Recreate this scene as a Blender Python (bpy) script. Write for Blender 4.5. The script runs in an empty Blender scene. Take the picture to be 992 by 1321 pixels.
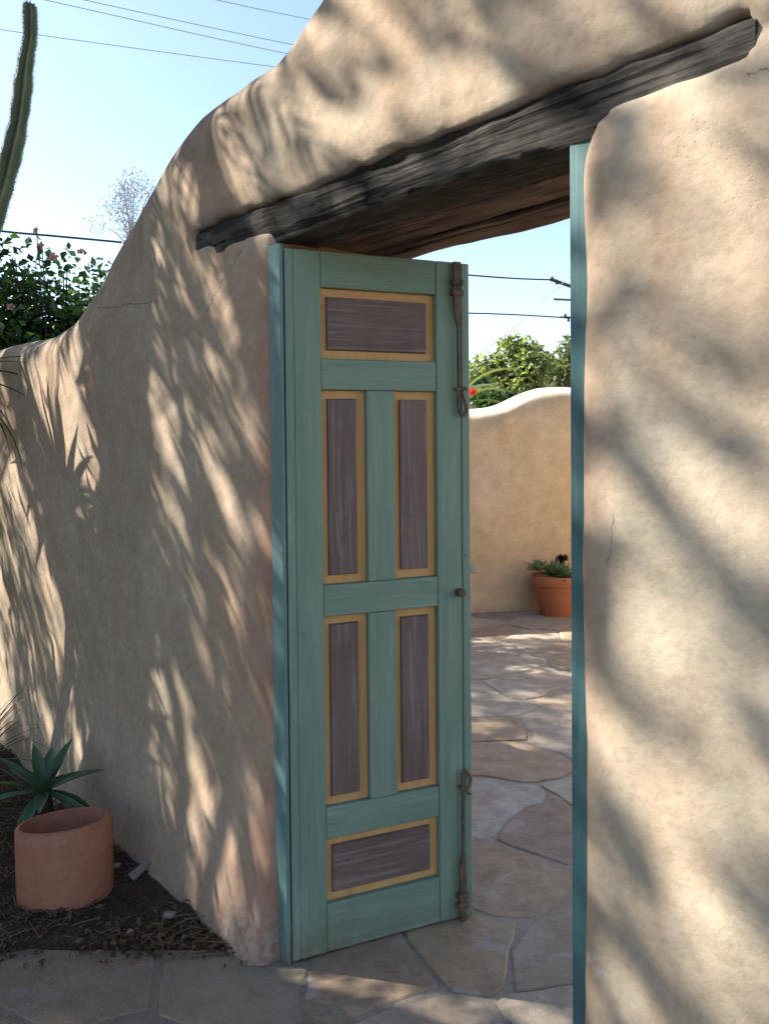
import bpy, bmesh, math, random
import numpy as np
from mathutils import Vector, Matrix, Euler

random.seed(7)
rng = np.random.default_rng(7)
R = math.radians
scene = bpy.context.scene
col = scene.collection

# ------------------------------------------------------------------ camera
W0, H0, FPX = 992.0, 1321.0, 1050.0
CAMH, PITCH, ROLL, CY = 1.5, 0.0244, -0.009, 593.0
cam_d = bpy.data.cameras.new("camera")
cam = bpy.data.objects.new("camera", cam_d)
col.objects.link(cam)
cam.location = (0, 0, CAMH)
cam.rotation_euler = (Matrix.Rotation(math.pi / 2 - PITCH, 3, 'X') @ Matrix.Rotation(ROLL, 3, 'Z')).to_euler()
cam_d.sensor_fit = 'VERTICAL'
cam_d.sensor_height = 36.0
cam_d.lens = 36.0 * FPX / H0
cam_d.shift_y = (CY - H0 / 2) / H0
cam_d.clip_start = 0.05
cam_d.clip_end = 3000
scene.camera = cam

# ------------------------------------------------------------------ light
SUN_AZ = math.atan2(-0.9717, 0.236)      # bearing from +Y, clockwise positive
SUN_EL = R(40)
S = np.array([math.sin(SUN_AZ) * math.cos(SUN_EL), math.cos(SUN_AZ) * math.cos(SUN_EL), math.sin(SUN_EL)])
world = bpy.data.worlds.new("World")
scene.world = world
world.use_nodes = True
wn = world.node_tree
bg = wn.nodes["Background"]
sky = wn.nodes.new("ShaderNodeTexSky")
sky.sky_type = 'NISHITA'
sky.sun_disc = False
sky.sun_elevation = SUN_EL
sky.sun_rotation = SUN_AZ
sky.air_density = 1.0
sky.dust_density = 1.0
sky.ozone_density = 1.0
bg.inputs["Strength"].default_value = 0.105
wn.links.new(sky.outputs[0], bg.inputs[0])
sun_d = bpy.data.lights.new("sun", 'SUN')
sun_d.energy = 5.0
sun_d.angle = R(0.55)
sun_d.color = (1.0, 0.93, 0.82)
sun = bpy.data.objects.new("sun", sun_d)
col.objects.link(sun)
sun.rotation_euler = Vector(-S).to_track_quat('-Z', 'Y').to_euler()
sun.location = (-8, 2, 12)
vs = scene.view_settings
vs.view_transform = 'Standard'
vs.look = 'None'
vs.gamma = 1.0
vs.use_curve_mapping = False
vs.exposure = 1.6
scene.cycles.max_bounces = 7
scene.cycles.diffuse_bounces = 3
scene.cycles.glossy_bounces = 2
scene.cycles.transmission_bounces = 4


# ------------------------------------------------------------------ pixel helpers (survey of the photograph)
def ray(x, y):
    X, Y = x - W0 / 2, y - CY
    c, s = math.cos(-ROLL), math.sin(-ROLL)
    X, Y = X * c - Y * s, X * s + Y * c
    a, up = X / FPX, -Y / FPX
    c, s = math.cos(PITCH), math.sin(PITCH)
    return np.array([a, c + up * s, -s + up * c])


def at(x, y, Y):
    r = ray(x, y)
    return np.array([0, 0, CAMH]) + r * (Y / r[1])


def on_ground(x, y, z=0.0):
    r = ray(x, y)
    return np.array([0, 0, CAMH]) + r * ((z - CAMH) / r[2])


WB = R(42)
WD = np.array([math.sin(WB), -math.cos(WB), 0])      # along the adobe wall, to the right and nearer
WN = np.array([math.cos(WB), math.sin(WB), 0])       # into the wall, towards the courtyard
WC = np.array([-0.30, 2.31, 0])


def wall_pt(u, d, z):
    return WC + WD * u + WN * d + np.array([0, 0, z])


def on_wall(x, y, d=0.0):
    r = ray(x, y)
    o = np.array([0, 0, CAMH])
    t = ((WC + WN * d - o) @ WN) / (r @ WN)
    return o + r * t


def to_wall(p):
    q = p - WC
    return q @ WD, q @ WN


# ------------------------------------------------------------------ object helpers
def tag(o, label=None, cat=None, group=None, kind=None):
    if label: o["label"] = label
    if cat: o["category"] = cat
    if group: o["group"] = group
    if kind: o["kind"] = kind
    return o


def empty(name, loc=(0, 0, 0), rz=0.0):
    o = bpy.data.objects.new(name, None)
    o.empty_display_size = 0.1
    col.objects.link(o)
    o.location = loc
    o.rotation_euler = (0, 0, rz)
    return o


def mesh_obj(name, verts, faces, mat, parent=None, smooth=True, tint=None, loc=None):
    me = bpy.data.meshes.new(name)
    if isinstance(verts, np.ndarray) and isinstance(faces, np.ndarray):
        nv, nf, k = len(verts), len(faces), faces.shape[1]
        me.vertices.add(nv)
        me.vertices.foreach_set("co", verts.astype(np.float32).ravel())
        me.loops.add(nf * k)
        me.loops.foreach_set("vertex_index", faces.astype(np.int32).ravel())
        me.polygons.add(nf)
        me.polygons.foreach_set("loop_start", np.arange(0, nf * k, k, dtype=np.int32))
        me.update(calc_edges=True)
    else:
        me.from_pydata([tuple(v) for v in verts], [], [tuple(f) for f in faces])
        me.update()
    if smooth:
        me.polygons.foreach_set("use_smooth", np.ones(len(me.polygons), dtype=bool))
    if tint is not None:
        if not isinstance(tint, dict):
            tint = {"tint": tint}
        for k2, v2 in tint.items():
            a = me.attributes.new(k2, 'FLOAT', 'POINT')
            a.data.foreach_set("value", np.asarray(v2, dtype=np.float32))
    if mat: me.materials.append(mat)
    o = bpy.data.objects.new(name, me)
    col.objects.link(o)
    if parent: o.parent = parent
    if loc is not None: o.location = loc
    return o


class MB:
    def __init__(s):
        s.v, s.f = [], []

    def add(s, vs_, fs):
        n = len(s.v)
        s.v += [tuple(map(float, v)) for v in vs_]
        s.f += [tuple(i + n for i in f) for f in fs]

    def box(s, x0, x1, y0, y1, z0, z1, b=0.0):
        if b <= 0:
            s.add([(x, y, z) for z in (z0, z1) for y in (y0, y1) for x in (x0, x1)],
                  [(0, 2, 3, 1), (4, 5, 7, 6), (0, 1, 5, 4), (2, 6, 7, 3), (0, 4, 6, 2), (1, 3, 7, 5)])
            return
        bm = bmesh.new()
        bmesh.ops.create_cube(bm, size=1.0)
        for v in bm.verts:
            v.co = ((x0 + x1) / 2 + v.co.x * (x1 - x0), (y0 + y1) / 2 + v.co.y * (y1 - y0), (z0 + z1) / 2 + v.co.z * (z1 - z0))
        bmesh.ops.bevel(bm, geom=bm.edges[:], offset=b, segments=1, affect='EDGES')
        bm.verts.index_update()
        s.add([v.co for v in bm.verts], [[v.index for v in f.verts] for f in bm.faces])
        bm.free()

    def tube(s, pts, rad, n=8, caps=True, flat=None):
        pts = [Vector(p) for p in pts]
        if not hasattr(rad, '__len__'): rad = [rad] * len(pts)
        rings = []
        t0 = (pts[1] - pts[0]).normalized()
        up = Vector((0, 0, 1)) if abs(t0.z) < 0.9 else Vector((1, 0, 0))
        a = t0.cross(up).normalized()
        for i, p in enumerate(pts):
            t = (pts[min(i + 1, len(pts) - 1)] - pts[max(i - 1, 0)]).normalized()
            a = (a - t * a.dot(t))
            a = a.normalized() if a.length > 1e-6 else t.orthogonal().normalized()
            b = t.cross(a)
            rings.append([p + (a * math.cos(2 * math.pi * k / n) + b * math.sin(2 * math.pi * k / n)) * rad[i] for k in range(n)])
        vs_ = [v for r_ in rings for v in r_]
        fs = [(i * n + k, i * n + (k + 1) % n, (i + 1) * n + (k + 1) % n, (i + 1) * n + k) for i in range(len(pts) - 1) for k in range(n)]
        if caps:
            fs.append(tuple(range(n))[::-1])
            fs.append(tuple((len(pts) - 1) * n + k for k in range(n)))
        s.add(vs_, fs)

    def lathe(s, prof, n=40, cx=0, cy=0, wob=0.0):
        vs_, fs = [], []
        for j, (r_, z) in enumerate(prof):
            for k in range(n):
                a = 2 * math.pi * k / n
                rr = r_ * (1 + wob * math.sin(2 * a + 1) + wob * 0.6 * math.sin(3 * a + z * 9))
                vs_.append((cx + rr * math.cos(a), cy + rr * math.sin(a), z))
        for j in range(len(prof) - 1):
            for k in range(n):
                fs.append((j * n + k, j * n + (k + 1) % n, (j + 1) * n + (k + 1) % n, (j + 1) * n + k))
        s.add(vs_, fs)

    def build(s, name, mat, parent=None, smooth=False, loc=None):
        return mesh_obj(name, s.v, s.f, mat, parent, smooth, None, loc)


def smooth_by_angle(o, ang=35):
    me = o.data
    bm = bmesh.new()
    bm.from_mesh(me)
    bmesh.ops.recalc_face_normals(bm, faces=bm.faces)
    for f in bm.faces: f.smooth = True
    for e in bm.edges:
        if len(e.link_faces) == 2 and e.calc_face_angle(0) > R(ang): e.smooth = False
    bm.to_mesh(me)
    bm.free()
    return o


# ------------------------------------------------------------------ materials
class NB:
    """tiny node builder"""

    def __init__(s, name, rough=0.9, spec=0.2):
        s.m = bpy.data.materials.new(name)
        s.m.use_nodes = True
        s.t = s.m.node_tree
        s.b = s.t.nodes["Principled BSDF"]
        s.out = s.t.nodes["Material Output"]
        s.b.inputs["Roughness"].default_value = rough
        s.b.inputs["Specular IOR Level"].default_value = spec
        s.co = s.n("ShaderNodeTexCoord").outputs["Object"]

    def n(s, ty, **kw):
        nd = s.t.nodes.new(ty)
        for k, v in kw.items(): setattr(nd, k, v)
        return nd

    def set(s, sock, v):
        if isinstance(v, bpy.types.NodeSocket): s.t.links.new(v, sock)
        elif isinstance(v, (tuple, list)):
            sock.default_value = tuple(v) + ((1.0,) if len(v) == 3 and sock.type == 'RGBA' else ())
        else: sock.default_value = v

    def map(s, scale=(1, 1, 1), rot=(0, 0, 0), loc=(0, 0, 0), src=None):
        nd = s.n("ShaderNodeMapping")
        s.set(nd.inputs["Vector"], src or s.co)
        nd.inputs["Scale"].default_value = scale
        nd.inputs["Rotation"].default_value = rot
        nd.inputs["Location"].default_value = loc
        return nd.outputs[0]

    def noise(s, scale, detail=4, rough=0.55, vec=None, dist=0.0):
        nd = s.n("ShaderNodeTexNoise")
        s.set(nd.inputs["Vector"], vec or s.co)
        nd.inputs["Scale"].default_value = scale
        nd.inputs["Detail"].default_value = detail
        nd.inputs["Roughness"].default_value = rough
        nd.inputs["Distortion"].default_value = dist
        return nd.outputs["Fac"]

    def ramp(s, fac, stops, interp='LINEAR'):
        nd = s.n("ShaderNodeValToRGB")
        s.set(nd.inputs[0], fac)
        cr = nd.color_ramp
        cr.interpolation = interp
        while len(cr.elements) < len(stops): cr.elements.new(0.5)
        for e, (p, c) in zip(cr.elements, stops):
            e.position = p
            e.color = (c, c, c, 1) if not hasattr(c, '__len__') else (*c, 1)
        return nd.outputs[0]

    def mix(s, fac, a, b, mode='MIX'):
        nd = s.n("ShaderNodeMix", data_type='RGBA', blend_type=mode)
        s.set(nd.inputs[0], fac)
        s.set(nd.inputs[6], a)
        s.set(nd.inputs[7], b)
        return nd.outputs[2]

    def math(s, op, a, b=0.0, c=None, clamp=False):
        nd = s.n("ShaderNodeMath", operation=op, use_clamp=clamp)
        s.set(nd.inputs[0], a)
        s.set(nd.inputs[1], b)
        if c is not None: s.set(nd.inputs[2], c)
        return nd.outputs[0]

    def attr(s, name):
        return s.n("ShaderNodeAttribute", attribute_name=name).outputs["Fac"]

    def rand(s):
        return s.n("ShaderNodeObjectInfo").outputs["Random"]

    def bump(s, h, dist=0.01, strength=1.0, normal=None):
        nd = s.n("ShaderNodeBump")
        s.set(nd.inputs["Height"], h)
        nd.inputs["Distance"].default_value = dist
        nd.inputs["Strength"].default_value = strength
        if normal is not None: s.set(nd.inputs["Normal"], normal)
        return nd.outputs[0]

    def done(s, color, normal=None, rough=None):
        s.set(s.b.inputs["Base Color"], color)
        if normal is not None: s.set(s.b.inputs["Normal"], normal)
        if rough is not None: s.set(s.b.inputs["Roughness"], rough)
        return s.m


def plaster(name, base, light, warm, grime=(0.10, 0.09, 0.08), courtyard=False):
    k = NB(name, 0.95, 0.1)
    mid = k.noise(11, 5, 0.65, k.map(loc=(3, 1, 7)))
    fine = k.noise(48, 4, 0.75)
    c = k.mix(k.attr("tone"), base, light)
    c = k.mix(k.math('MULTIPLY', k.attr("streak"), 0.55), c, warm)
    c = k.mix(k.ramp(mid, [(0.32, 0.8), (0.70, 0.0)]), c, k.mix(1.0, c, (0.78, 0.75, 0.72), 'MULTIPLY'))
    c = k.mix(k.ramp(fine, [(0.32, 0.65), (0.54, 0.0)]), c, k.mix(1.0, c, (0.76, 0.74, 0.72), 'MULTIPLY'))
    # weather stains carried by the wall (vertex attributes), broken up by noise
    brk = k.noise(9, 4, 0.7, k.map(scale=(1, 1, 0.5)))
    pk = k.math('MULTIPLY', k.attr("pink"), k.ramp(brk, [(0.3, 0.35), (0.6, 1)]))
    c = k.mix(pk, c, (0.36, 0.17, 0.115))
    g = k.math('MULTIPLY', k.attr("grime"), k.ramp(brk, [(0.28, 0.25), (0.6, 1)]))
    c = k.mix(g, c, grime)
    w = k.math('MULTIPLY', k.attr("chalk"), k.ramp(fine, [(0.2, 0.6), (0.6, 1)] if courtyard else [(0.42, 0), (0.6, 1)]))
    c = k.mix(w, c, (0.70, 0.68, 0.63) if courtyard else (0.52, 0.50, 0.47))
    vor = k.n("ShaderNodeTexVoronoi", feature='F1')
    k.set(vor.inputs["Vector"], k.co)
    vor.inputs["Scale"].default_value = 85
    pits = k.math('MULTIPLY', k.ramp(vor.outputs["Distance"], [(0.08, 1), (0.22, 0)]), k.ramp(k.attr("pit"), [(0.80, 0), (1.0, 1)]))
    c = k.mix(k.math('MULTIPLY', pits, 0.22), c, (0.16, 0.13, 0.10))
    if not courtyard:
        # hairline cracks in the render, in wall coordinates (x along, z up)
        sep = k.n("ShaderNodeSeparateXYZ")
        k.set(sep.inputs[0], k.co)
        X, Z = sep.outputs[0], sep.outputs[2]
        wob = k.math('MULTIPLY', k.math('SUBTRACT', k.noise(11, 5, 0.8), 0.5), 0.075)

        def crack(x0, z0, x1, z1, w_):
            L = math.hypot(x1 - x0, z1 - z0)
            ex, ez = (x1 - x0) / L, (z1 - z0) / L
            dx, dz = k.math('SUBTRACT', X, x0), k.math('SUBTRACT', Z, z0)
            al = k.math('ADD', k.math('MULTIPLY', dx, ex), k.math('MULTIPLY', dz, ez))
            ac = k.math('ADD', k.math('ADD', k.math('MULTIPLY', dx, -ez), k.math('MULTIPLY', dz, ex)), wob)
            line = k.math('LESS_THAN', k.math('ABSOLUTE', ac), w_)
            return k.math('MULTIPLY', line, k.math('MULTIPLY', k.math('GREATER_THAN', al, 0.0), k.math('LESS_THAN', al, L)))
        cr = k.math('MAXIMUM', crack(-0.17, 2.08, -0.40, 1.92, 0.0022), crack(-1.25, 2.03, -0.72, 1.99, 0.002))
        cr = k.math('MAXIMUM', cr, crack(1.075, 1.27, 1.10, 1.36, 0.0012))
        cr = k.math('MAXIMUM', cr, crack(1.33, 2.08, 1.42, 2.06, 0.002))
        c = k.mix(k.math('MULTIPLY', cr, 0.6), c, (0.05, 0.04, 0.03))
    trow = k.noise(5, 3, 0.6, k.map(scale=(1.0, 1.0, 1.3), rot=(0, 0.5, 0)))
    h = k.math('ADD', k.math('ADD', k.math('MULTIPLY', trow, 0.9), k.math('MULTIPLY', mid, 0.20)), k.math('MULTIPLY', fine, 0.24))
    h = k.math('SUBTRACT', h, k.math('MULTIPLY', pits, 0.15))
    return k.done(c, k.bump(h, 0.014, 0.42))


M = {}
M['plaster'] = plaster('adobe_plaster', (0.43, 0.352, 0.265), (0.54, 0.462, 0.358), (0.51, 0.355, 0.25))
M['plaster_yard'] = plaster('courtyard_plaster', (0.75, 0.55, 0.325), (0.79, 0.62, 0.40), (0.73, 0.49, 0.285), (0.30, 0.25, 0.19), True)


def paint(name, col_, dark, light, axis, worn=(0.55, 0.6, 0.55), wornamt=0.25, rough=0.55, scuff=0.55):
    k = NB(name, rough, 0.35)
    sc = {'z': (26, 26, 1.2), 'x': (1.2, 26, 26)}[axis]
    sc2 = {'z': (7, 7, 0.6), 'x': (0.6, 7, 7)}[axis]
    sc3 = {'z': (14, 14, 0.9), 'x': (0.9, 14, 14)}[axis]
    g = k.noise(3.0, 5, 0.6, k.map(scale=sc))
    g2 = k.noise(2.0, 4, 0.6, k.map(scale=sc2, loc=(4, 2, 1)))
    g3 = k.noise(2.2, 5, 0.75, k.map(scale=sc3, loc=(7, 5, 3)), 0.5)
    blot = k.noise(3.5, 4, 0.6)
    c = k.mix(k.ramp(g2, [(0.3, 0), (0.7, 1)]), dark, col_)
    c = k.mix(k.math('MULTIPLY', k.ramp(g, [(0.5, 0), (0.78, 1)]), 0.5), c, light)
    c = k.mix(k.math('MULTIPLY', k.ramp(blot, [(0.45, 0), (0.72, 1)]), wornamt), c, worn)
    c = k.mix(k.math('MULTIPLY', k.ramp(g3, [(0.56, 0), (0.72, 1)]), scuff), c, light)
    c = k.mix(k.math('MULTIPLY', k.ramp(g3, [(0.26, 1), (0.42, 0)]), 0.5), c, k.mix(1, c, (0.55, 0.53, 0.50), 'MULTIPLY'))
    ch = k.noise(34, 5, 0.75, k.map(scale=(1, 1, 0.4) if axis == 'z' else (0.4, 1, 1)))
    c = k.mix(k.ramp(ch, [(0.665, 0), (0.69, 0.85)]), c, (0.09, 0.07, 0.055))
    # splashed dirt along the foot of the door
    sep = k.n("ShaderNodeSeparateXYZ")
    k.set(sep.inputs[0], k.co)
    low = k.ramp(k.math('ADD', sep.outputs[2], k.math('MULTIPLY', k.math('SUBTRACT', blot, 0.5), 0.35)), [(0.0, 0.75), (0.13, 0.0)])
    c = k.mix(k.math('MULTIPLY', low, k.ramp(ch, [(0.35, 0.2), (0.6, 1)])), c, (0.17, 0.135, 0.10))
    return k.done(c, k.bump(k.math('ADD', g, k.math('MULTIPLY', g3, 0.6)), 0.004, 0.6), k.ramp(g, [(0.3, rough - 0.1), (0.7, rough + 0.2)]))


TEAL = ((0.215, 0.305, 0.232), (0.16, 0.242, 0.18), (0.34, 0.42, 0.34))
M['teal_v'] = paint('teal_paint_upright', *TEAL, 'z', (0.23, 0.30, 0.225))
M['teal_h'] = paint('teal_paint_crosswise', *TEAL, 'x', (0.23, 0.30, 0.225))
M['teal_jamb_shaded'] = paint('shaded_teal_frame_paint', (0.062, 0.145, 0.155), (0.045, 0.115, 0.125), (0.11, 0.20, 0.21), 'z', (0.2, 0.3, 0.3), 0.15)  # right jamb: its shade is painted in as a darker teal
M['teal_jamb_sunlit'] = paint('sunlit_teal_frame_paint', (0.14, 0.25, 0.24), (0.105, 0.20, 0.195), (0.23, 0.335, 0.32), 'z', (0.24, 0.32, 0.32), 0.25)  # left jamb: same paint, lightened in colour to stand for sunlight
M['ochre'] = paint('ochre_paint', (0.66, 0.375, 0.15), (0.59, 0.32, 0.115), (0.74, 0.48, 0.24), 'z', (0.57, 0.33, 0.14), 0.3)
PUR = ((0.18, 0.122, 0.108), (0.13, 0.084, 0.076), (0.42, 0.34, 0.33))
M['plum_v'] = paint('plum_paint_upright', *PUR, 'z', (0.26, 0.18, 0.15), 0.45)
M['plum_h'] = paint('plum_paint_crosswise', *PUR, 'x', (0.26, 0.18, 0.15), 0.45)


def rust():
    k = NB('rusted_iron', 0.75, 0.4)
    a = k.noise(22, 6, 0.7)
    c = k.mix(k.ramp(a, [(0.35, 0), (0.65, 1)]), (0.065, 0.047, 0.039), (0.20, 0.128, 0.09))
    k.b.inputs["Metallic"].default_value = 0.25
    return k.done(c, k.bump(a, 0.004, 0.8))


M['rust'] = rust()


def timber(name, dark, mid, pale):
    k = NB(name, 0.9, 0.15)
    g = k.noise(3.0, 6, 0.65, k.map(scale=(1.3, 34, 34)), 0.25)
    g2 = k.noise(5.0, 5, 0.65, k.map(scale=(1.0, 3.5, 3.5), loc=(2, 2, 8)))
    split = k.noise(2.0, 3, 0.5, k.map(scale=(0.9, 26, 26), loc=(5, 1, 3)))
    c = k.mix(k.ramp(g, [(0.35, 0), (0.7, 1)]), dark, mid)
    c = k.mix(k.math('MULTIPLY', k.ramp(g2, [(0.46, 0), (0.70, 1)]), 0.6), c, pale)
    cr = k.ramp(split, [(0.36, 1), (0.39, 0)])
    c = k.mix(k.math('MULTIPLY', cr, 0.9), c, (0.006, 0.005, 0.005))
    h = k.math('SUBTRACT', k.math('ADD', k.math('MULTIPLY', g, 0.7), k.math('MULTIPLY', g2, 0.4)), k.math('MULTIPLY', cr, 0.6))
    return k.done(c, k.bump(h, 0.014, 0.8))


M['timber'] = timber('charred_timber', (0.016, 0.014, 0.013), (0.062, 0.055, 0.049), (0.16, 0.145, 0.128))
M['timber_under'] = timber('old_brown_timber', (0.06, 0.042, 0.034), (0.18, 0.122, 0.098), (0.29, 0.21, 0.175))


def stone(name='flagstone', mul=(1, 1, 1)):
    k = NB(name, 0.75, 0.3)
    r = k.rand()
    c = k.ramp(r, [(0.0, (0.37, 0.305, 0.23)), (0.18, (0.43, 0.375, 0.30)), (0.36, (0.33, 0.245, 0.18)), (0.47, (0.45, 0.395, 0.315)),
                   (0.62, (0.41, 0.305, 0.20)), (0.72, (0.39, 0.34, 0.285)), (0.86, (0.35, 0.245, 0.175)), (0.93, (0.46, 0.41, 0.34))], 'CONSTANT')
    off = k.n("ShaderNodeVectorMath", operation='ADD')
    k.set(off.inputs[0], k.co)
    cmb = k.n("ShaderNodeCombineXYZ")
    k.set(cmb.inputs[0], k.math('MULTIPLY', r, 40))
    k.set(cmb.inputs[1], k.math('MULTIPLY', r, 17))
    k.set(off.inputs[1], cmb.outputs[0])
    v = off.outputs[0]
    a = k.noise(2.6, 6, 0.62, v, 0.6)
    b = k.noise(11, 6, 0.7, v)
    c = k.mix(k.ramp(a, [(0.42, 0), (0.62, 1)]), c, k.mix(0.6, c, (0.36, 0.27, 0.19)))
    c = k.mix(k.ramp(b, [(0.35, 0.8), (0.6, 0)]), c, k.mix(1, c, (0.62, 0.60, 0.58), 'MULTIPLY'))
    c = k.mix(k.ramp(k.noise(6, 5, 0.6, v, 1.0), [(0.60, 0), (0.66, 0.55)]), c, (0.40, 0.37, 0.34))
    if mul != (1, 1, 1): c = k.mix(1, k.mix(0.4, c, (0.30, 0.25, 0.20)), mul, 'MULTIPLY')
    grit = k.noise(70, 4, 0.8, v)
    c = k.mix(k.ramp(grit, [(0.32, 0.45), (0.5, 0)]), c, k.mix(1, c, (0.55, 0.52, 0.5), 'MULTIPLY'))
    h = k.math('ADD', k.math('ADD', k.math('MULTIPLY', a, 0.8), k.math('MULTIPLY', b, 0.45)), k.math('MULTIPLY', grit, 0.16))
    return k.done(c, k.bump(h, 0.02, 0.8), k.ramp(a, [(0.3, 0.55), (0.7, 0.85)]))


M['stone'] = stone()
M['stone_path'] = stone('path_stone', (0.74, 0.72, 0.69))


def mottled(name, a, b, c_, s1=3, s2=25, bump=0.02, rough=0.95):
    k = NB(name, rough, 0.15)
    n1, n2 = k.noise(s1, 5, 0.6), k.noise(s2, 6, 0.7)
    c = k.mix(k.ramp(n1, [(0.35, 0), (0.65, 1)]), a, b)
    c = k.mix(k.ramp(n2, [(0.45, 0), (0.7, 1)]), c, c_)
    return k.done(c, k.bump(k.math('ADD', n2, k.math('MULTIPLY', n1, 0.4)), bump, 0.9))


M['mortar'] = mottled('mortar', (0.35, 0.30, 0.24), (0.41, 0.355, 0.285), (0.28, 0.235, 0.185), 4, 60, 0.01)
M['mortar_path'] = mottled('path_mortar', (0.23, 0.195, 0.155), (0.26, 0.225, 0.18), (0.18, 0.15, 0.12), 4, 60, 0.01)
M['soil'] = mottled('dark_soil', (0.045, 0.033, 0.025), (0.075, 0.055, 0.041), (0.13, 0.092, 0.066), 5, 60, 0.03)
M['earth'] = mottled('dry_earth', (0.16, 0.12, 0.085), (0.22, 0.17, 0.12), (0.13, 0.12, 0.07), 0.3, 4, 0.05)
M['bark'] = mottled('bark', (0.075, 0.052, 0.038), (0.12, 0.09, 0.068), (0.05, 0.035, 0.027), 6, 30, 0.04)
M['chip'] = mottled('grey_bark_chip', (0.22, 0.19, 0.165), (0.28, 0.25, 0.22), (0.15, 0.12, 0.10), 20, 80, 0.005)
M['twig'] = mottled('dry_twig', (0.14, 0.095, 0.06), (0.24, 0.17, 0.11), (0.09, 0.06, 0.04), 4, 20, 0.0)
M['pebble'] = mottled('pale_stone', (0.24, 0.21, 0.18), (0.30, 0.27, 0.23), (0.18, 0.155, 0.13), 20, 80, 0.004)
M['palebark'] = mottled('pale_bark', (0.30, 0.32, 0.35), (0.36, 0.38, 0.41), (0.27, 0.29, 0.31), 2, 20, 0.01)
M['pole'] = mottled('weathered_pole', (0.07, 0.06, 0.055), (0.10, 0.09, 0.08), (0.05, 0.045, 0.04), 2, 20, 0.01)
M['cable'] = mottled('cable', (0.03, 0.035, 0.045), (0.03, 0.035, 0.045), (0.04, 0.045, 0.055), 2, 20, 0.0)
M['grey_wire'] = mottled('grey_wire', (0.32, 0.35, 0.40), (0.32, 0.35, 0.40), (0.38, 0.41, 0.46), 2, 20, 0.0)
M['latchwood'] = mottled('pale_wood', (0.45, 0.36, 0.24), (0.5, 0.41, 0.28), (0.4, 0.31, 0.2), 20, 80, 0.002)


def clay(name, a, b, salt):
    k = NB(name, 0.85, 0.2)
    n1 = k.noise(5, 5, 0.6)
    n2 = k.noise(40, 5, 0.7)
    z = k.noise(3, 4, 0.6, k.map(scale=(1, 1, 5)))
    c = k.mix(k.ramp(n1, [(0.3, 0), (0.7, 1)]), a, b)
    c = k.mix(k.math('MULTIPLY', k.ramp(z, [(0.5, 0), (0.75, 1)]), 0.4), c, salt)
    c = k.mix(k.ramp(n2, [(0.3, 0.4), (0.5, 0)]), c, k.mix(1, c, (0.7, 0.68, 0.66), 'MULTIPLY'))
    return k.done(c, k.bump(k.math('ADD', n2, n1), 0.004, 0.6))


M['clay'] = clay('old_terracotta', (0.33, 0.135, 0.082), (0.40, 0.18, 0.115), (0.46, 0.28, 0.20))
M['clay2'] = clay('orange_terracotta', (0.42, 0.14, 0.065), (0.46, 0.17, 0.085), (0.50, 0.25, 0.15))


def leafmat(name, dark, mid, light, trans=0.35, rough=0.45, spec=0.4):
    k = NB(name, rough, spec)
    t = k.attr("tint")
    c = k.ramp(t, [(0.0, dark), (0.5, mid), (1.0, light)])
    n_ = k.noise(12, 3, 0.6)
    c = k.mix(k.ramp(n_, [(0.35, 0.5), (0.6, 0)]), c, k.mix(1, c, (0.7, 0.72, 0.65), 'MULTIPLY'))
    k.set(k.b.inputs["Base Color"], c)
    if trans > 0:
        tr = k.n("ShaderNodeBsdfTranslucent")
        k.set(tr.inputs[0], k.mix(1, c, (1.5, 1.6, 0.7), 'MULTIPLY'))
        mx = k.n("ShaderNodeMixShader")
        mx.inputs[0].default_value = trans
        k.t.links.new(k.b.outputs[0], mx.inputs[1])
        k.t.links.new(tr.outputs[0], mx.inputs[2])
        k.t.links.new(mx.outputs[0], k.out.inputs[0])
    return k.m


M['leaf_shade'] = leafmat('shade_tree_leaf', (0.03, 0.045, 0.018), (0.045, 0.065, 0.025), (0.07, 0.09, 0.035), 0.0)
M['leaf_hib'] = leafmat('hibiscus_leaf', (0.018, 0.042, 0.016), (0.035, 0.085, 0.025), (0.075, 0.15, 0.035), 0.35, 0.35, 0.5)
M['leaf_bright'] = leafmat('bright_tree_leaf', (0.11, 0.14, 0.065), (0.195, 0.235, 0.11), (0.28, 0.32, 0.165), 0.5)
M['leaf_olive'] = leafmat('olive_tree_leaf', (0.08, 0.095, 0.05), (0.13, 0.15, 0.08), (0.19, 0.20, 0.11), 0.45)
M['leaf_grey'] = leafmat('grey_twig_leaf', (0.34, 0.37, 0.42), (0.40, 0.43, 0.48), (0.46, 0.49, 0.53), 0.0)
M['agave'] = leafmat('agave_leaf', (0.04, 0.09, 0.05), (0.06, 0.13, 0.07), (0.10, 0.18, 0.095), 0.15, 0.45, 0.4)
M['strap'] = leafmat('strap_leaf', (0.02, 0.04, 0.018), (0.035, 0.065, 0.028), (0.09, 0.10, 0.045), 0.15)
M['dry'] = leafmat('dry_leaf', (0.07, 0.045, 0.028), (0.18, 0.115, 0.065), (0.34, 0.25, 0.155), 0.1, 0.8, 0.1)
M['succ'] = leafmat('succulent_leaf', (0.13, 0.20, 0.11), (0.19, 0.27, 0.15), (0.30, 0.36, 0.16), 0.15, 0.5)
M['dark_succ'] = leafmat('dark_rosette_leaf', (0.02, 0.008, 0.012), (0.035, 0.012, 0.018), (0.05, 0.02, 0.025), 0.0, 0.5)
M['petal'] = leafmat('coral_petal', (0.42, 0.10, 0.10), (0.50, 0.20, 0.19), (0.55, 0.33, 0.31), 0.3, 0.6, 0.2)
M['petal_red'] = leafmat('red_petal', (0.50, 0.03, 0.03), (0.6, 0.05, 0.05), (0.65, 0.08, 0.07), 0.3, 0.6, 0.2)


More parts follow.
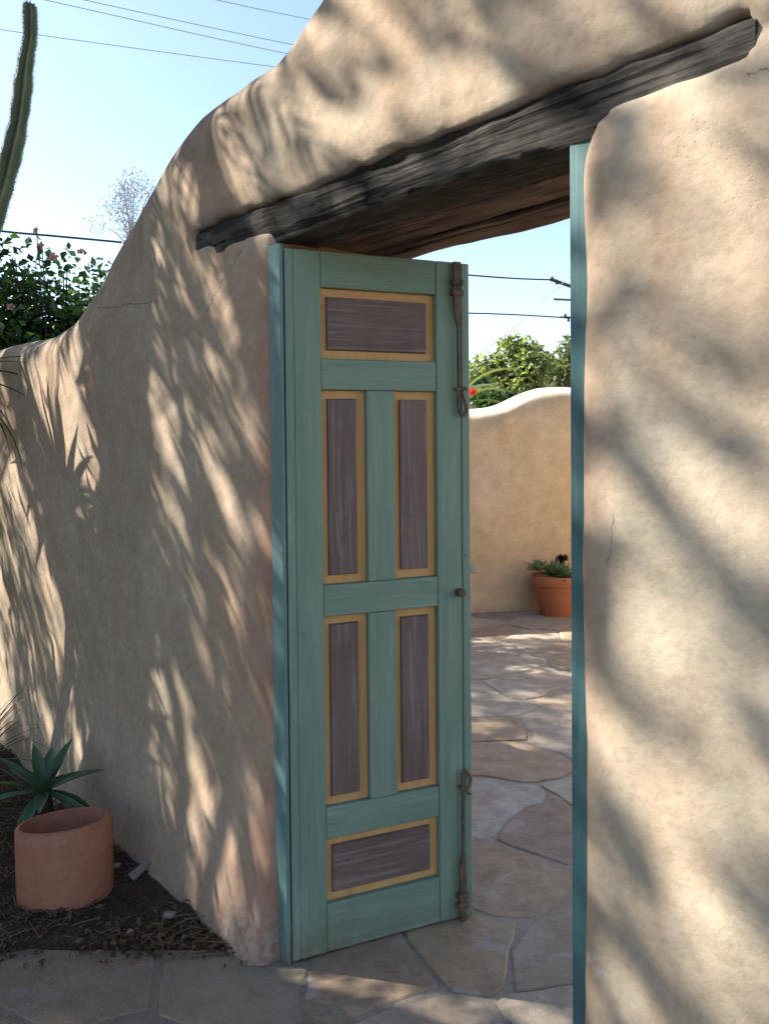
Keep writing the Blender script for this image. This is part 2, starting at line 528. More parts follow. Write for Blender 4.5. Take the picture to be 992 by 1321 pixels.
def cactus_mat():
    k = NB('cactus_skin', 0.6, 0.3)
    c = k.mix(k.ramp(k.noise(7, 4, 0.6), [(0.35, 0), (0.65, 1)]), (0.055, 0.085, 0.045), (0.10, 0.135, 0.07))
    c = k.mix(k.ramp(k.attr("tint"), [(0.80, 0), (1.0, 1)]), c, (0.22, 0.22, 0.14))
    return k.done(c, k.bump(k.noise(60, 4, 0.6), 0.004, 0.6))


M['cactus'] = cactus_mat()
M['spine'] = mottled('cactus_spine', (0.16, 0.13, 0.09), (0.22, 0.18, 0.12), (0.1, 0.08, 0.05), 20, 80, 0.0)


# ------------------------------------------------------------------ numpy noise
NG = {}


def noise2(x, y, cell, seed):
    if seed not in NG: NG[seed] = np.random.default_rng(seed).standard_normal((256, 256)).astype(np.float32)
    g = NG[seed]
    X, Y = np.asarray(x) / cell + 64, np.asarray(y) / cell + 64
    i, j = np.floor(X).astype(int), np.floor(Y).astype(int)
    fx, fy = X - i, Y - j
    fx, fy = fx * fx * (3 - 2 * fx), fy * fy * (3 - 2 * fy)
    i, j = i % 255, j % 255
    return (g[i, j] * (1 - fx) * (1 - fy) + g[i + 1, j] * fx * (1 - fy) + g[i, j + 1] * (1 - fx) * fy + g[i + 1, j + 1] * fx * fy) * 0.7


# ================================================================== SETTING
ground = MB()
ground.add([(-1500, -1500, -0.06), (1500, -1500, -0.06), (1500, 1500, -0.06), (-1500, 1500, -0.06)], [(0, 1, 2, 3)])
tag(ground.build('ground', M['earth']), kind='structure')

# ---- adobe wall: distance field meshed with surface nets --------------------
HU = [(-4.6, 2.02), (-2.45, 2.02), (-1.9, 2.0), (-1.52, 2.065), (-1.275, 2.20), (-0.98, 2.37), (-0.73, 2.505), (-0.60, 2.575), (-0.43, 2.605),
      (-0.22, 2.605), (-0.01, 2.61), (0.1, 2.655), (0.19, 2.70), (0.4, 2.80), (0.8, 2.90), (2.8, 2.95)]


def rmax(a, b, r):
    return np.hypot(np.maximum(a + r, 0), np.maximum(b + r, 0)) + np.minimum(np.maximum(a + r, b + r), 0) - r


def surface_nets(F, origin, h):
    ins = F < 0
    nx, ny, nz = F.shape
    cnt = np.zeros((nx - 1, ny - 1, nz - 1), np.int8)
    cs = [(i, j, k) for i in (0, 1) for j in (0, 1) for k in (0, 1)]
    for i, j, k in cs: cnt += ins[i:nx - 1 + i, j:ny - 1 + j, k:nz - 1 + k]
    act = (cnt > 0) & (cnt < 8)
    I, J, K = np.nonzero(act)
    idx = -np.ones(act.shape, np.int32)
    idx[I, J, K] = np.arange(len(I))
    P = np.zeros((len(I), 3))
    C = np.zeros(len(I))
    val = {c: F[I + c[0], J + c[1], K + c[2]] for c in cs}
    for a in cs:
        for ax in range(3):
            if a[ax]: continue
            b = list(a); b[ax] = 1; b = tuple(b)
            va, vb = val[a], val[b]
            x = (va < 0) != (vb < 0)
            t = np.where(x, va / np.where(x, va - vb, 1), 0)
            for c in range(3):
                P[:, c] += np.where(x, a[c] + (t if c == ax else 0), 0)
            C += x
    P /= C[:, None]
    P += np.stack([I, J, K], 1)
    P = P * h + np.array(origin)
    Q = []
    for ax in range(3):
        o1, o2 = (ax + 1) % 3, (ax + 2) % 3
        sl0 = [slice(1, -1)] * 3; sl1 = [slice(1, -1)] * 3
        sl0[ax] = slice(0, -1); sl1[ax] = slice(1, None)
        s0, s1 = ins[tuple(sl0)], ins[tuple(sl1)]
        for flip in (0, 1):
            m = (s0 & ~s1) if flip == 0 else (~s0 & s1)
            e = np.stack(np.nonzero(m), 1)
            e[:, o1] += 1; e[:, o2] += 1

            def cell(d1, d2):
                c = e.copy(); c[:, o1] += d1; c[:, o2] += d2
                return idx[c[:, 0], c[:, 1], c[:, 2]]
            q = np.stack([cell(-1, -1), cell(0, -1), cell(0, 0), cell(-1, 0)], 1)
            Q.append(q if flip == 0 else q[:, ::-1])
    Q = np.concatenate(Q)
    return P, Q[(Q >= 0).all(1)]


def build_wall():
    h = 0.016
    u = np.arange(-4.2, 2.4, h); d = np.arange(-0.22, 0.62, h); z = np.arange(-0.25, 3.1, h)
    hu = np.interp(u, [p[0] for p in HU], [p[1] for p in HU])
    ker = np.exp(-0.5 * (np.arange(-12, 13) / 4.5) ** 2); ker /= ker.sum()
    hu = np.convolve(np.pad(hu, 12, mode='edge'), ker, 'valid')
    U2, Z2 = np.meshgrid(u, z, indexing='ij')
    n1 = noise2(U2, Z2, 0.45, 1); n2 = noise2(U2, Z2, 0.14, 2); n3 = noise2(U2, Z2, 0.05, 3)
    front = -0.010 * n1 - 0.0045 * n2 - 0.0016 * n3
    front -= 0.085 * np.clip(1 - Z2 / 0.55, 0, 1.2) ** 1.6 * np.clip(-U2 * 6 + 0.6, 0.15, 1)
    # right pier stands a little proud, with a rounded shoulder under the timber
    sh = np.clip((U2 - 0.98) / 0.16, 0, 1); sh = sh * sh * (3 - 2 * sh)
    front -= 0.022 * sh * np.clip((2.16 - Z2) / 0.12, 0, 1)
    # plaster above the timber bellies out
    ab = np.clip((Z2 - 2.15) / 0.10, 0, 1) * np.clip((U2 + 0.6) / 0.3, 0, 1)
    front -= 0.018 * ab
    slope = np.gradient(hu, u)
    top = ((Z2 - hu[:, None]) + 0.012 * n1) / np.sqrt(1 + slope ** 2)[:, None]
    wav = 0.006 * noise2(U2 * 0 + 1, Z2, 0.22, 5)
    ob = np.maximum(np.maximum(-0.022 - U2, U2 - (1.004 + wav * 1.6 + 0.035 * np.clip((Z2 - 2.0) / 0.1, 0, 1.3) ** 2)), Z2 - 2.112)
    ob = np.maximum(ob, -Z2 - 5)
    w2 = 0.007 * noise2(U2, Z2 * 0, 0.16, 8) + 0.005 * noise2(U2, Z2 * 0, 0.05, 9)
    tl = 2.176 + w2 * 1.2 + 0.010 * np.clip(U2 - 0.6, 0, 1)
    bl = 2.10 + w2 * np.clip(U2 * 4, 0.35, 1) + 0.022 * np.clip(-U2 / 0.3 - 0.15, -1, 1) * (U2 < 0.5) + 0.016 * np.clip((U2 - 1.02) / 0.05, 0, 1) - 0.06 * np.exp(-np.clip(U2 - 0.99, 0, 1) / 0.03) * (U2 > 0.5)
    slot = np.maximum(np.maximum(-0.468 - U2, U2 - 1.328), np.maximum(bl - Z2, Z2 - tl))
    D = d[None, :, None]
    slab = np.maximum(front[:, None, :] - D, D - (0.48 + 0.012 * n1[:, None, :]))
    F = rmax(top[:, None, :], slab, 0.15)
    F = rmax(F, np.broadcast_to(-ob[:, None, :], F.shape), 0.035)
    F = rmax(F, np.broadcast_to(-slot[:, None, :], F.shape), 0.012)
    P, Q = surface_nets(F.astype(np.float32), (u[0], d[0], z[0]), h)
    pu, pd, pz = P[:, 0], P[:, 1], P[:, 2]
    ph = np.interp(pu, u, hu)
    nn = noise2(pu, pz, 0.09, 11)
    nv = noise2(pu, pz * 0.25, 0.07, 12)
    hump = np.clip(1 - np.abs(pu + 0.15) / 0.7, 0, 1)
    gr = np.clip(1 - (ph - pz) / np.maximum(0.05, 0.17 + 0.22 * hump + 0.15 * nv), 0, 1) ** 0.9 * np.clip(0.52 + 0.50 * hump + 0.3 * noise2(pu, pz, 0.5, 14), 0.1, 0.95)
    inb = (pu > -0.52) & (pu < 1.4)
    gr = np.maximum(gr, np.where(inb & (pz > 2.15), np.clip(1 - (pz - 2.17) / np.maximum(0.015, 0.05 + 0.035 * nn), 0, 1) * 0.75, 0))
    gr = np.maximum(gr, np.clip(0.18 - pz, 0, 0.2) * 1.6)
    pk = np.clip(1 - np.abs(pu + 0.02) / np.maximum(0.03, 0.17 + 0.05 * nn), 0, 1) * np.where(pu < 0.5, 1, 0) * np.clip((2.1 - pz) / 0.1, 0, 1) * 0.95
    pk = np.where((pd > 0.02) & (np.abs(pu) < 0.12), 0.9, pk)
    pk = np.maximum(pk, np.clip(1 - np.abs(pu - 1.01) / 0.10, 0, 1) * np.where(pu > 0.5, 1, 0) * 0.35 * np.clip((1.9 - pz) / 0.5, 0.3, 1))
    pk = np.maximum(pk, np.clip((0.9 - pz) / 0.9, 0, 1) * np.clip((pu + 0.9) / 0.8, 0, 1) * (pu < 0.3) * 0.5)
    ch = np.clip(1 - pz / np.maximum(0.05, 0.17 + 0.06 * nn), 0, 1) * np.where((pu > -0.22) & (pu < 0.1), 0.45, 0.08)
    ch = np.maximum(ch, np.clip(1 - np.hypot(pu - 1.05, (pz - 0.50) * 1.5) / 0.05, 0, 1) * 0.8)
    tone = np.clip(0.5 + 0.35 * noise2(pu, pz, 0.55, 15) + 0.28 * noise2(pu, pz, 0.2, 16) + 0.16 * noise2(pu, pz, 0.07, 17) + 0.25 * np.clip(pu - 0.6, -1, 0.7), 0, 1)
    stk = np.clip(0.28 + 0.55 * noise2(pu, pz * 0.16, 0.07, 18) + 0.4 * noise2(pu, pz * 0.4, 0.35, 19) + 0.3 * np.clip(0.3 - np.abs(pu + 0.25), 0, 0.3) / 0.3, 0, 1)
    pit = np.clip(0.42 + 0.40 * noise2(pu, pz, 0.22, 20) + 0.2 * noise2(pu, pz, 0.06, 22), 0, 1)
    pk = np.maximum(pk, 0.42 * np.exp(-np.abs(pu + 0.02) / 0.26) * (pu < 0.3) * np.clip((2.1 - pz) / 0.2, 0, 1))
    # rain streaks run down from the coping and from the ends of the timber
    rain = np.clip(1 - (ph - pz) / np.maximum(0.12, 0.55 + 0.45 * noise2(pu, pz * 0, 0.11, 23)), 0, 1) * np.clip(noise2(pu, pz * 0.12, 0.045, 24) * 1.1 - 0.15, 0, 1) * 0.55
    gr = np.maximum(gr, rain)
    o = mesh_obj('adobe_wall', P, Q.astype(np.int32), M['plaster'], None, True, {"tone": tone, "streak": stk, "pit": pit, "grime": np.clip(gr, 0, 1), "pink": np.clip(pk, 0, 1), "chalk": np.clip(ch, 0, 1)})
    o.matrix_world = Matrix(((WD[0], WN[0], 0, WC[0]), (WD[1], WN[1], 0, WC[1]), (0, 0, 1, 0), (0, 0, 0, 1)))
    tag(o, 'tall tan adobe wall with curving top around the open doorway', 'wall', kind='thing')
    return o


WALL_OBJ = build_wall()
WALL_M = Matrix(((WD[0], WN[0], 0, WC[0]), (WD[1], WN[1], 0, WC[1]), (0, 0, 1, 0), (0, 0, 0, 1)))

# ---- lintel: three old timbers side by side ---------------------------------
lint = empty('lintel')
lint.matrix_world = WALL_M
tag(lint, 'rough dark timber lintel set in the wall above the doorway', 'lintel', kind='thing')


def rough_timber(u0, u1, d0, d1, z0, z1, seed, mat):
    n = 60
    vs_, fs = [], []
    prof = [(0, 0.15), (0.06, 0), (0.5, -0.02), (0.94, 0), (1, 0.15), (1, 0.85), (0.94, 1), (0.5, 1), (0.06, 1), (0, 0.85)]
    m = len(prof)
    us = np.linspace(u0, u1, n)
    for i, uu in enumerate(us):
        for j, (a, b) in enumerate(prof):
            w = noise2(uu, j * 1.7 + seed, 0.22, seed) * 0.006 + noise2(uu, j * 1.7 + seed, 0.06, seed + 1) * 0.0025
            w2 = noise2(uu, j * 1.3, 0.25, seed + 2) * 0.006 + noise2(uu, j * 2.3, 0.05, seed + 4) * 0.002
            sag = 0.008 * math.sin((uu - u0) / (u1 - u0) * math.pi) if b < 0.5 else 0
            vs_.append((uu, d0 + (d1 - d0) * a + w, z0 + (z1 - z0) * b + w2 + sag))
    for i in range(n - 1):
        for j in range(m):
            fs.append((i * m + j, i * m + (j + 1) % m, (i + 1) * m + (j + 1) % m, (i + 1) * m + j))
    fs.append(tuple(range(m)))
    fs.append(tuple((n - 1) * m + j for j in range(m))[::-1])
    o = mesh_obj('timber', vs_, fs, mat, lint, True)
    smooth_by_angle(o, 50)
    return o


rough_timber(-0.462, 1.34, 0.008, 0.17, 2.066, 2.180, 21, M['timber'])
rough_timber(-0.40, 1.28, 0.178, 0.335, 2.074, 2.176, 31, M['timber_under'])
rough_timber(-0.42, 1.30, 0.343, 0.492, 2.070, 2.172, 41, M['timber_under'])

# ---- door frame and door ------------------------------------------------------
fr = empty('door_frame')
fr.parent = WALL_OBJ          # nailed into the wall: a part of it
fr["label"] = 'teal painted frame boards at both sides of the doorway'
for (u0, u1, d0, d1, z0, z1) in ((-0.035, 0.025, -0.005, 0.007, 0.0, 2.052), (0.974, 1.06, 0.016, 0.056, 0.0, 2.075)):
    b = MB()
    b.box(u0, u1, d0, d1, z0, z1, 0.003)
    b.build('jamb', M['teal_jamb_shaded'] if u0 > 0.5 else M['teal_jamb_sunlit'], fr)

DB = 1.1694
DOOR_O = np.array([-0.2753, 2.2975, 0.006])
dx, dy = np.array([math.sin(DB), math.cos(DB), 0]), np.array([-math.cos(DB), math.sin(DB), 0])
door = empty('door')
door.matrix_world = Matrix(((dx[0], dy[0], 0, DOOR_O[0]), (dx[1], dy[1], 0, DOOR_O[1]), (0, 0, 1, DOOR_O[2]), (0, 0, 0, 1)))
tag(door, 'open teal wooden door with ochre framed plum panels and rusty bolts', 'door', kind='thing')
TH = 0.046


def dpart(name, x0, x1, z0, z1, mat, y0=0.0, y1=TH, b=0.0025, parent=None):
    m_ = MB()
    m_.box(x0, x1, y0, y1, z0, z1, b)
    return m_.build(name, mat, parent or door)


dpart('stile', 0.0255, 0.105, 0.0, 2.036, M['teal_v'])
dpart('edge_strip', 0.0, 0.025, 0.0, 2.035, M['teal_v'], 0.0006, TH + 0.001, 0.0015)
dpart('stile', 0.4745, 0.5575, 0.0, 2.036, M['teal_v'])
dpart('edge_strip', 0.559, 0.586, 0.0, 2.034, M['teal_v'], -0.002, TH + 0.002)
for (z0, z1) in ((1.934, 2.036), (1.640, 1.729), (0.983, 1.074), (0.331, 0.424), (0.0, 0.140)):
    dpart('rail', 0.1062, 0.4733, z0, z1, M['teal_h'], 0.0015)
for (z0, z1) in ((1.0752, 1.6388), (0.4252, 0.9818)):
    dpart('mullion', 0.245, 0.332, z0, z1, M['teal_v'], 0.0008)
for (x0, x1, z0, z1, hor) in ((0.106, 0.4735, 1.730, 1.933, 1), (0.106, 0.2445, 1.075, 1.639, 0), (0.3325, 0.4735, 1.075, 1.639, 0),
                              (0.106, 0.2445, 0.425, 0.982, 0), (0.3325, 0.4735, 0.425, 0.982, 0), (0.106, 0.4735, 0.141, 0.330, 1)):
    p = dpart('panel', x0, x1, z0, z1, M['ochre'], 0.020, 0.036, 0.001)
    m_ = MB()
    e = 0.0235
    X0, X1, Z0, Z1 = x0 + e * 0.85, x1 - e * 1.15, z0 + e * 1.05, z1 - e
    y0, y1, c = 0.0095, 0.021, 0.0035
    j = lambda: random.uniform(-0.0012, 0.0012)
    m_.add([(X0 + j(), y1, Z0 + j()), (X1 + j(), y1, Z0 + j()), (X1 + j(), y1, Z1 + j()), (X0 + j(), y1, Z1 + j()),
            (X0 + c, y0, Z0 + c), (X1 - c, y0, Z0 + c), (X1 - c, y0, Z1 - c), (X0 + c, y0, Z1 - c)],
           [(4, 5, 6, 7), (0, 1, 5, 4), (1, 2, 6, 5), (2, 3, 7, 6), (3, 0, 4, 7)])
    m_.build('raised_field', M['plum_h'] if hor else M['plum_v'], p)


def flatbar(m_, pts):
    """bar of rectangular section: (x, y, z, half width, half thickness)"""
    vs_, fs = [], []
    for (x, y, z, w, t) in pts:
        vs_ += [(x - w, y - t, z), (x + w, y - t, z), (x + w, y + t, z), (x - w, y + t, z)]
    for i in range(len(pts) - 1):
        for k in range(4): fs.append((i * 4 + k, i * 4 + (k + 1) % 4, i * 4 + 4 + (k + 1) % 4, i * 4 + 4 + k))
    fs += [(0, 3, 2, 1), tuple(len(vs_) - 4 + k for k in range(4))]
    m_.add(vs_, fs)


def catmull(pts, n=5):
    pts = [Vector(p) for p in pts]
    out = []
    for i in range(len(pts) - 1):
        p0, p1, p2, p3 = pts[max(i - 1, 0)], pts[i], pts[i + 1], pts[min(i + 2, len(pts) - 1)]
        for k in range(n):
            t = k / n
            out.append(0.5 * ((2 * p1) + (p2 - p0) * t + (2 * p0 - 5 * p1 + 4 * p2 - p3) * t * t + (3 * p1 - p0 - 3 * p2 + p3) * t ** 3))
    out.append(pts[-1])
    return out


def bolt(bar, rodpts, hook, strap_z, clip, lab):
    m_ = MB()
    flatbar(m_, bar)
    b_ = m_.build('bolt', M['rust'], door)
    b_["label"] = lab
    m_ = MB()
    m_.tube(catmull(rodpts, 3), 0.0052, 8)
    smooth_by_angle(m_.build('rod', M['rust'], b_), 60)
    m_ = MB()
    hp = catmull(hook, 5)
    m_.tube(hp, [0.0052 * (1 - 0.35 * max(0, (i / len(hp) - 0.6)) / 0.4) for i in range(len(hp))], 8)
    smooth_by_angle(m_.build('hook', M['rust'], b_), 60)
    x = bar[0][0]
    for sz in strap_z:
        m_ = MB()
        m_.box(x - 0.019, x + 0.017, -0.026, 0.0, sz - 0.009, sz + 0.009, 0.003)
        m_.build('strap', M['rust'], b_)
    m_ = MB()
    m_.box(clip[0] - 0.011, clip[0] + 0.009, -0.022, 0.0, clip[1] - 0.004, clip[1] + 0.004, 0.0015)
    m_.build('clip', M['rust'], b_)


bolt([(0.538, -0.013, 2.034, 0.0115, 0.005), (0.538, -0.013, 1.95, 0.0115, 0.005), (0.539, -0.013, 1.885, 0.0115, 0.005), (0.541, -0.013, 1.862, 0.008, 0.005), (0.5415, -0.013, 1.842, 0.005, 0.005)],
     [(0.5415, -0.013, 1.85), (0.5413, -0.013, 1.75), (0.5418, -0.013, 1.64)],
     [(0.5418, -0.013, 1.645), (0.540, -0.013, 1.60), (0.545, -0.014, 1.575), (0.556, -0.015, 1.566), (0.566, -0.016, 1.578), (0.564, -0.018, 1.60), (0.556, -0.018, 1.62), (0.553, -0.018, 1.638), (0.560, -0.018, 1.652), (0.568, -0.018, 1.644)],
     (1.972, 1.94), (0.5418, 1.647), 'rusty brown bolt with hooked end at the top of the door')
bolt([(0.545, -0.013, -0.004, 0.010, 0.005), (0.545, -0.013, 0.08, 0.0105, 0.005), (0.545, -0.013, 0.155, 0.0105, 0.005), (0.5455, -0.013, 0.185, 0.007, 0.005), (0.546, -0.013, 0.21, 0.005, 0.005)],
     [(0.546, -0.013, 0.20), (0.5462, -0.013, 0.30), (0.546, -0.013, 0.42)],
     [(0.546, -0.013, 0.415), (0.546, -0.013, 0.445), (0.549, -0.013, 0.460), (0.557, -0.014, 0.465), (0.568, -0.015, 0.452), (0.574, -0.016, 0.437), (0.567, -0.018, 0.418), (0.559, -0.018, 0.409), (0.562, -0.018, 0.396), (0.572, -0.018, 0.391)],
     (0.075, 0.045), (0.546, 0.415), 'dark rusty bolt with looped end at the foot of the door')
m_ = MB()
m_.lathe([(0.0001, -0.034), (0.008, -0.033), (0.0125, -0.028), (0.0135, -0.021), (0.011, -0.007), (0.006, -0.010), (0.006, -0.004), (0.013, -0.003), (0.014, 0.001)], 20)
kn = m_.build('knob', M['rust'], door, True)
kn.matrix_local = Matrix.Translation((0.543, 0, 1.021)) @ Matrix.Rotation(-math.pi / 2, 4, 'X')
m_ = MB()
m_.box(0.5875, 0.612, 0.004, 0.026, 1.074, 1.098, 0.003)
m_.build('latch_tongue', M['latchwood'], door)

# ---- paving -------------------------------------------------------------------
pav = MB()
pav.add([(-7, -4, -0.007), (12, -4, -0.007), (12, 9, -0.007), (-7, 9, -0.007)], [(0, 1, 2, 3)])
paving = tag(pav.build('paving', M['mortar']), kind='structure')

pth = MB()
q0, q1 = wall_pt(-0.06, 0.0, 0), wall_pt(3.4, 0.0, 0)
pth.add([(-7, -4, -0.003), (q1[0], -4, -0.003), (q1[0], q1[1], -0.003), (q0[0], q0[1], -0.003), (q0[0] - 0.05, 2.36, -0.003), (-7, 2.36, -0.003)], [(0, 1, 2, 3, 4, 5)])
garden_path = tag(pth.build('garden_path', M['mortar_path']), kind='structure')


def clip_poly(poly, a, b, c):           # keep a*x + b*y <= c
    out = []
    for i in range(len(poly)):
        p, q = poly[i], poly[(i + 1) % len(poly)]
        fp, fq = a * p[0] + b * p[1] - c, a * q[0] + b * q[1] - c
        if fp <= 0: out.append(p)
        if (fp < 0) != (fq < 0) and fp != fq:
            t = fp / (fp - fq)
            out.append((p[0] + (q[0] - p[0]) * t, p[1] + (q[1] - p[1]) * t))
    return out


def flagstones():
    r = random.Random(19)
    pts = []
    tries = 0
    while tries < 9000 and len(pts) < 330:
        tries += 1
        x, y = r.uniform(-3.4, 5.0), r.uniform(0.4, 7.9)
        md = r.choice((0.24, 0.34, 0.46, 0.6))
        if all(math.hypot((x - a) * 0.9, y - b) > md for a, b in pts): pts.append((x, y))
    n_ = 0
    for i, (x, y) in enumerate(pts):
        if not (-3.1 < x < 4.7 and 0.7 < y < 7.6): continue
        u_, d_ = to_wall(np.array([x, y, 0]))
        if d_ < 0.0 and y > 2.36: continue          # the planted bed
        poly = [(x - 1.2, y - 1.2), (x + 1.2, y - 1.2), (x + 1.2, y + 1.2), (x - 1.2, y + 1.2)]
        for j, (a, b) in enumerate(pts):
            if j == i or math.hypot(a - x, b - y) > 2.4: continue
            nx, ny = a - x, b - y
            L = math.hypot(nx, ny)
            nx, ny = nx / L, ny / L
            g = r.uniform(0.002, 0.009)
            poly = clip_poly(poly, nx, ny, nx * (x + a) / 2 + ny * (y + b) / 2 - g)
            if len(poly) < 3: break
        if len(poly) >= 3 and d_ < 0.05: poly = clip_poly(poly, 0, 1, 2.352 + 0.02 * math.sin(x * 5))
        if len(poly) >= 3 and d_ > 0.05 and u_ < 0.1: poly = clip_poly(poly, -WN[0], -WN[1], -(WC @ WN) - 0.03)
        if len(poly) < 3: continue
        # uneven chipped outline
        out = []
        m = len(poly)
        for k in range(m):
            p, q = poly[k], poly[(k + 1) % m]
            L = math.hypot(q[0] - p[0], q[1] - p[1])
            if L < 0.02: continue
            s_ = max(2, min(7, int(L / 0.07)))
            for t in range(s_):
                w = (t + (0.22 if t == 0 else 0)) / s_
                px, py = p[0] + (q[0] - p[0]) * w, p[1] + (q[1] - p[1]) * w
                a = r.uniform(0, 0.010)
                px, py = px + (x - px) * a / 0.4, py + (y - py) * a / 0.4
                fx = 0.25 + 0.75 * min(1.0, abs(py - 2.36) / 0.1)
                out.append((px + 0.055 * float(noise2(px, py, 0.28, 91)) + 0.016 * float(noise2(px, py, 0.09, 92)), py + fx * (0.055 * float(noise2(px, py, 0.28, 93)) + 0.016 * float(noise2(px, py, 0.09, 94)))))
        if len(out) < 5: continue
        hz = r.uniform(-0.004, 0.003)
        tx, ty = r.uniform(-0.006, 0.006), r.uniform(-0.006, 0.006)
        vs_, fs = [], []
        m = len(out)
        for ins_, zz in ((0.0, -0.03), (0.0, -0.003), (0.006, 0.0)):
            for (px, py) in out:
                L = math.hypot(px - x, py - y) + 1e-6
                qx, qy = px + (x - px) / L * ins_, py + (y - py) / L * ins_
                vs_.append((qx - x, qy - y, zz + hz + tx * (qx - x) + ty * (qy - y)))
        for q in range(2):
            for k in range(m): fs.append((q * m + k, q * m + (k + 1) % m, (q + 1) * m + (k + 1) % m, (q + 1) * m + k))
        fs.append(tuple(2 * m + k for k in range(m)))
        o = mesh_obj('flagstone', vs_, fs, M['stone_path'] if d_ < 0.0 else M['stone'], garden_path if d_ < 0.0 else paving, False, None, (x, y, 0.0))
        n_ += 1
    print('flagstones', n_)


flagstones()

# ---- planted bed -------------------------------------------------------------
def soil_z(x, y):
    return 0.026 + 0.014 * noise2(x, y, 0.35, 71) + 0.007 * noise2(x, y, 0.07, 72) - 0.012


def build_bed():
    xs, ys = np.arange(-5.0, 0.0, 0.03), np.arange(2.30, 7.0, 0.03)
    X, Y = np.meshgrid(xs, ys, indexing='ij')
    Z = soil_z(X, Y)
    dd = (X - WC[0]) * WN[0] + (Y - WC[1]) * WN[1]
    Z = np.where(Y < 2.36, -0.02, Z)
    Z = np.where(dd > 0.10, -0.05, Z)
    V = np.stack([X, Y, Z], -1).reshape(-1, 3)
    n, m = X.shape
    i, j = np.meshgrid(np.arange(n - 1), np.arange(m - 1), indexing='ij')
    q = np.stack([i * m + j, (i + 1) * m + j, (i + 1) * m + j + 1, i * m + j + 1], -1).reshape(-1, 4)
    dq = dd.ravel()[q].max(1)
    q = q[dq < 0.16]
    o = mesh_obj('garden_bed', V, q.astype(np.int32), M['soil'], None, True)
    tag(o, kind='structure')


build_bed()


# ------------------------------------------------------------------ leaf and blade builders
def leaf_cloud(P, D, N, L, Wd, fold=0.25):
    """5-vertex folded leaves. P base, D direction, N normal, arrays (n,3)."""
    n = len(P)
    D = D / np.linalg.norm(D, axis=1, keepdims=True)
    Sd = np.cross(D, N)
    Sd /= np.linalg.norm(Sd, axis=1, keepdims=True) + 1e-9
    Nn = np.cross(Sd, D)
    L, Wd = L[:, None], Wd[:, None]
    mid = P + D * L * 0.45
    V = np.stack([P, mid + Sd * Wd * 0.5 + Nn * Wd * fold, mid, mid - Sd * Wd * 0.5 + Nn * Wd * fold, P + D * L - Nn * L * 0.12], 1).reshape(-1, 3)
    b = np.arange(n)[:, None] * 5
    F = np.concatenate([b + np.array([[0, 2, 4, 1]]), b + np.array([[0, 3, 4, 2]])])
    return V, F


def rnd_dirs(n):
    v = rng.standard_normal((n, 3))
    return v / np.linalg.norm(v, axis=1, keepdims=True)


def make_tree(name, label, base, trunk_r, limbs, leafP, leafL, mat, group=None, droop=0.2, cat='tree', barkmat='bark', tintf=None, wr=0.5):
    t = empty(name, base)
    tag(t, label, cat, group)
    base = np.array(base)
    m_ = MB()
    for (pts, r0, r1) in limbs:
        pts = [np.array(p) - base for p in pts]
        c = catmull(pts, 4)
        m_.tube(c, list(np.linspace(r0, r1, len(c))), 7)
    m_.build('trunk', M[barkmat], t, True)
    if leafP is not None and len(leafP):
        n = len(leafP)
        D = rnd_dirs(n)
        D[:, 2] = D[:, 2] * 0.6 - droop
        N = rnd_dirs(n) + np.array([0, 0, 1.0])
        L = leafL * rng.uniform(0.65, 1.25, n)
        V, F = leaf_cloud(leafP - base, D, N, L, L * wr)
        tint = np.clip(rng.normal(0.45, 0.22, n), 0, 1) if tintf is None else tintf
        mesh_obj('crown', V, F, mat, t, False, np.repeat(tint, 5))
    return t


def clump_points(centers, radii, per, squash=0.7):
    out = []
    for c, r_ in zip(centers, radii):
        k = int(per * r_ * r_)
        d = rnd_dirs(k) * (rng.uniform(0, 1, (k, 1)) ** 0.45) * r_
        d[:, 2] *= squash
        out.append(np.asarray(c) + d)
    return np.concatenate(out)


# ================================================================== SHADE TREE (left of and above the view)
E1 = np.cross([0, 0, 1.0], S); E1 /= np.linalg.norm(E1)
E2 = np.cross(S, E1)


def shadow_xy(p):
    p = np.asarray(p)
    return np.stack([p @ E1, p @ E2], -1)


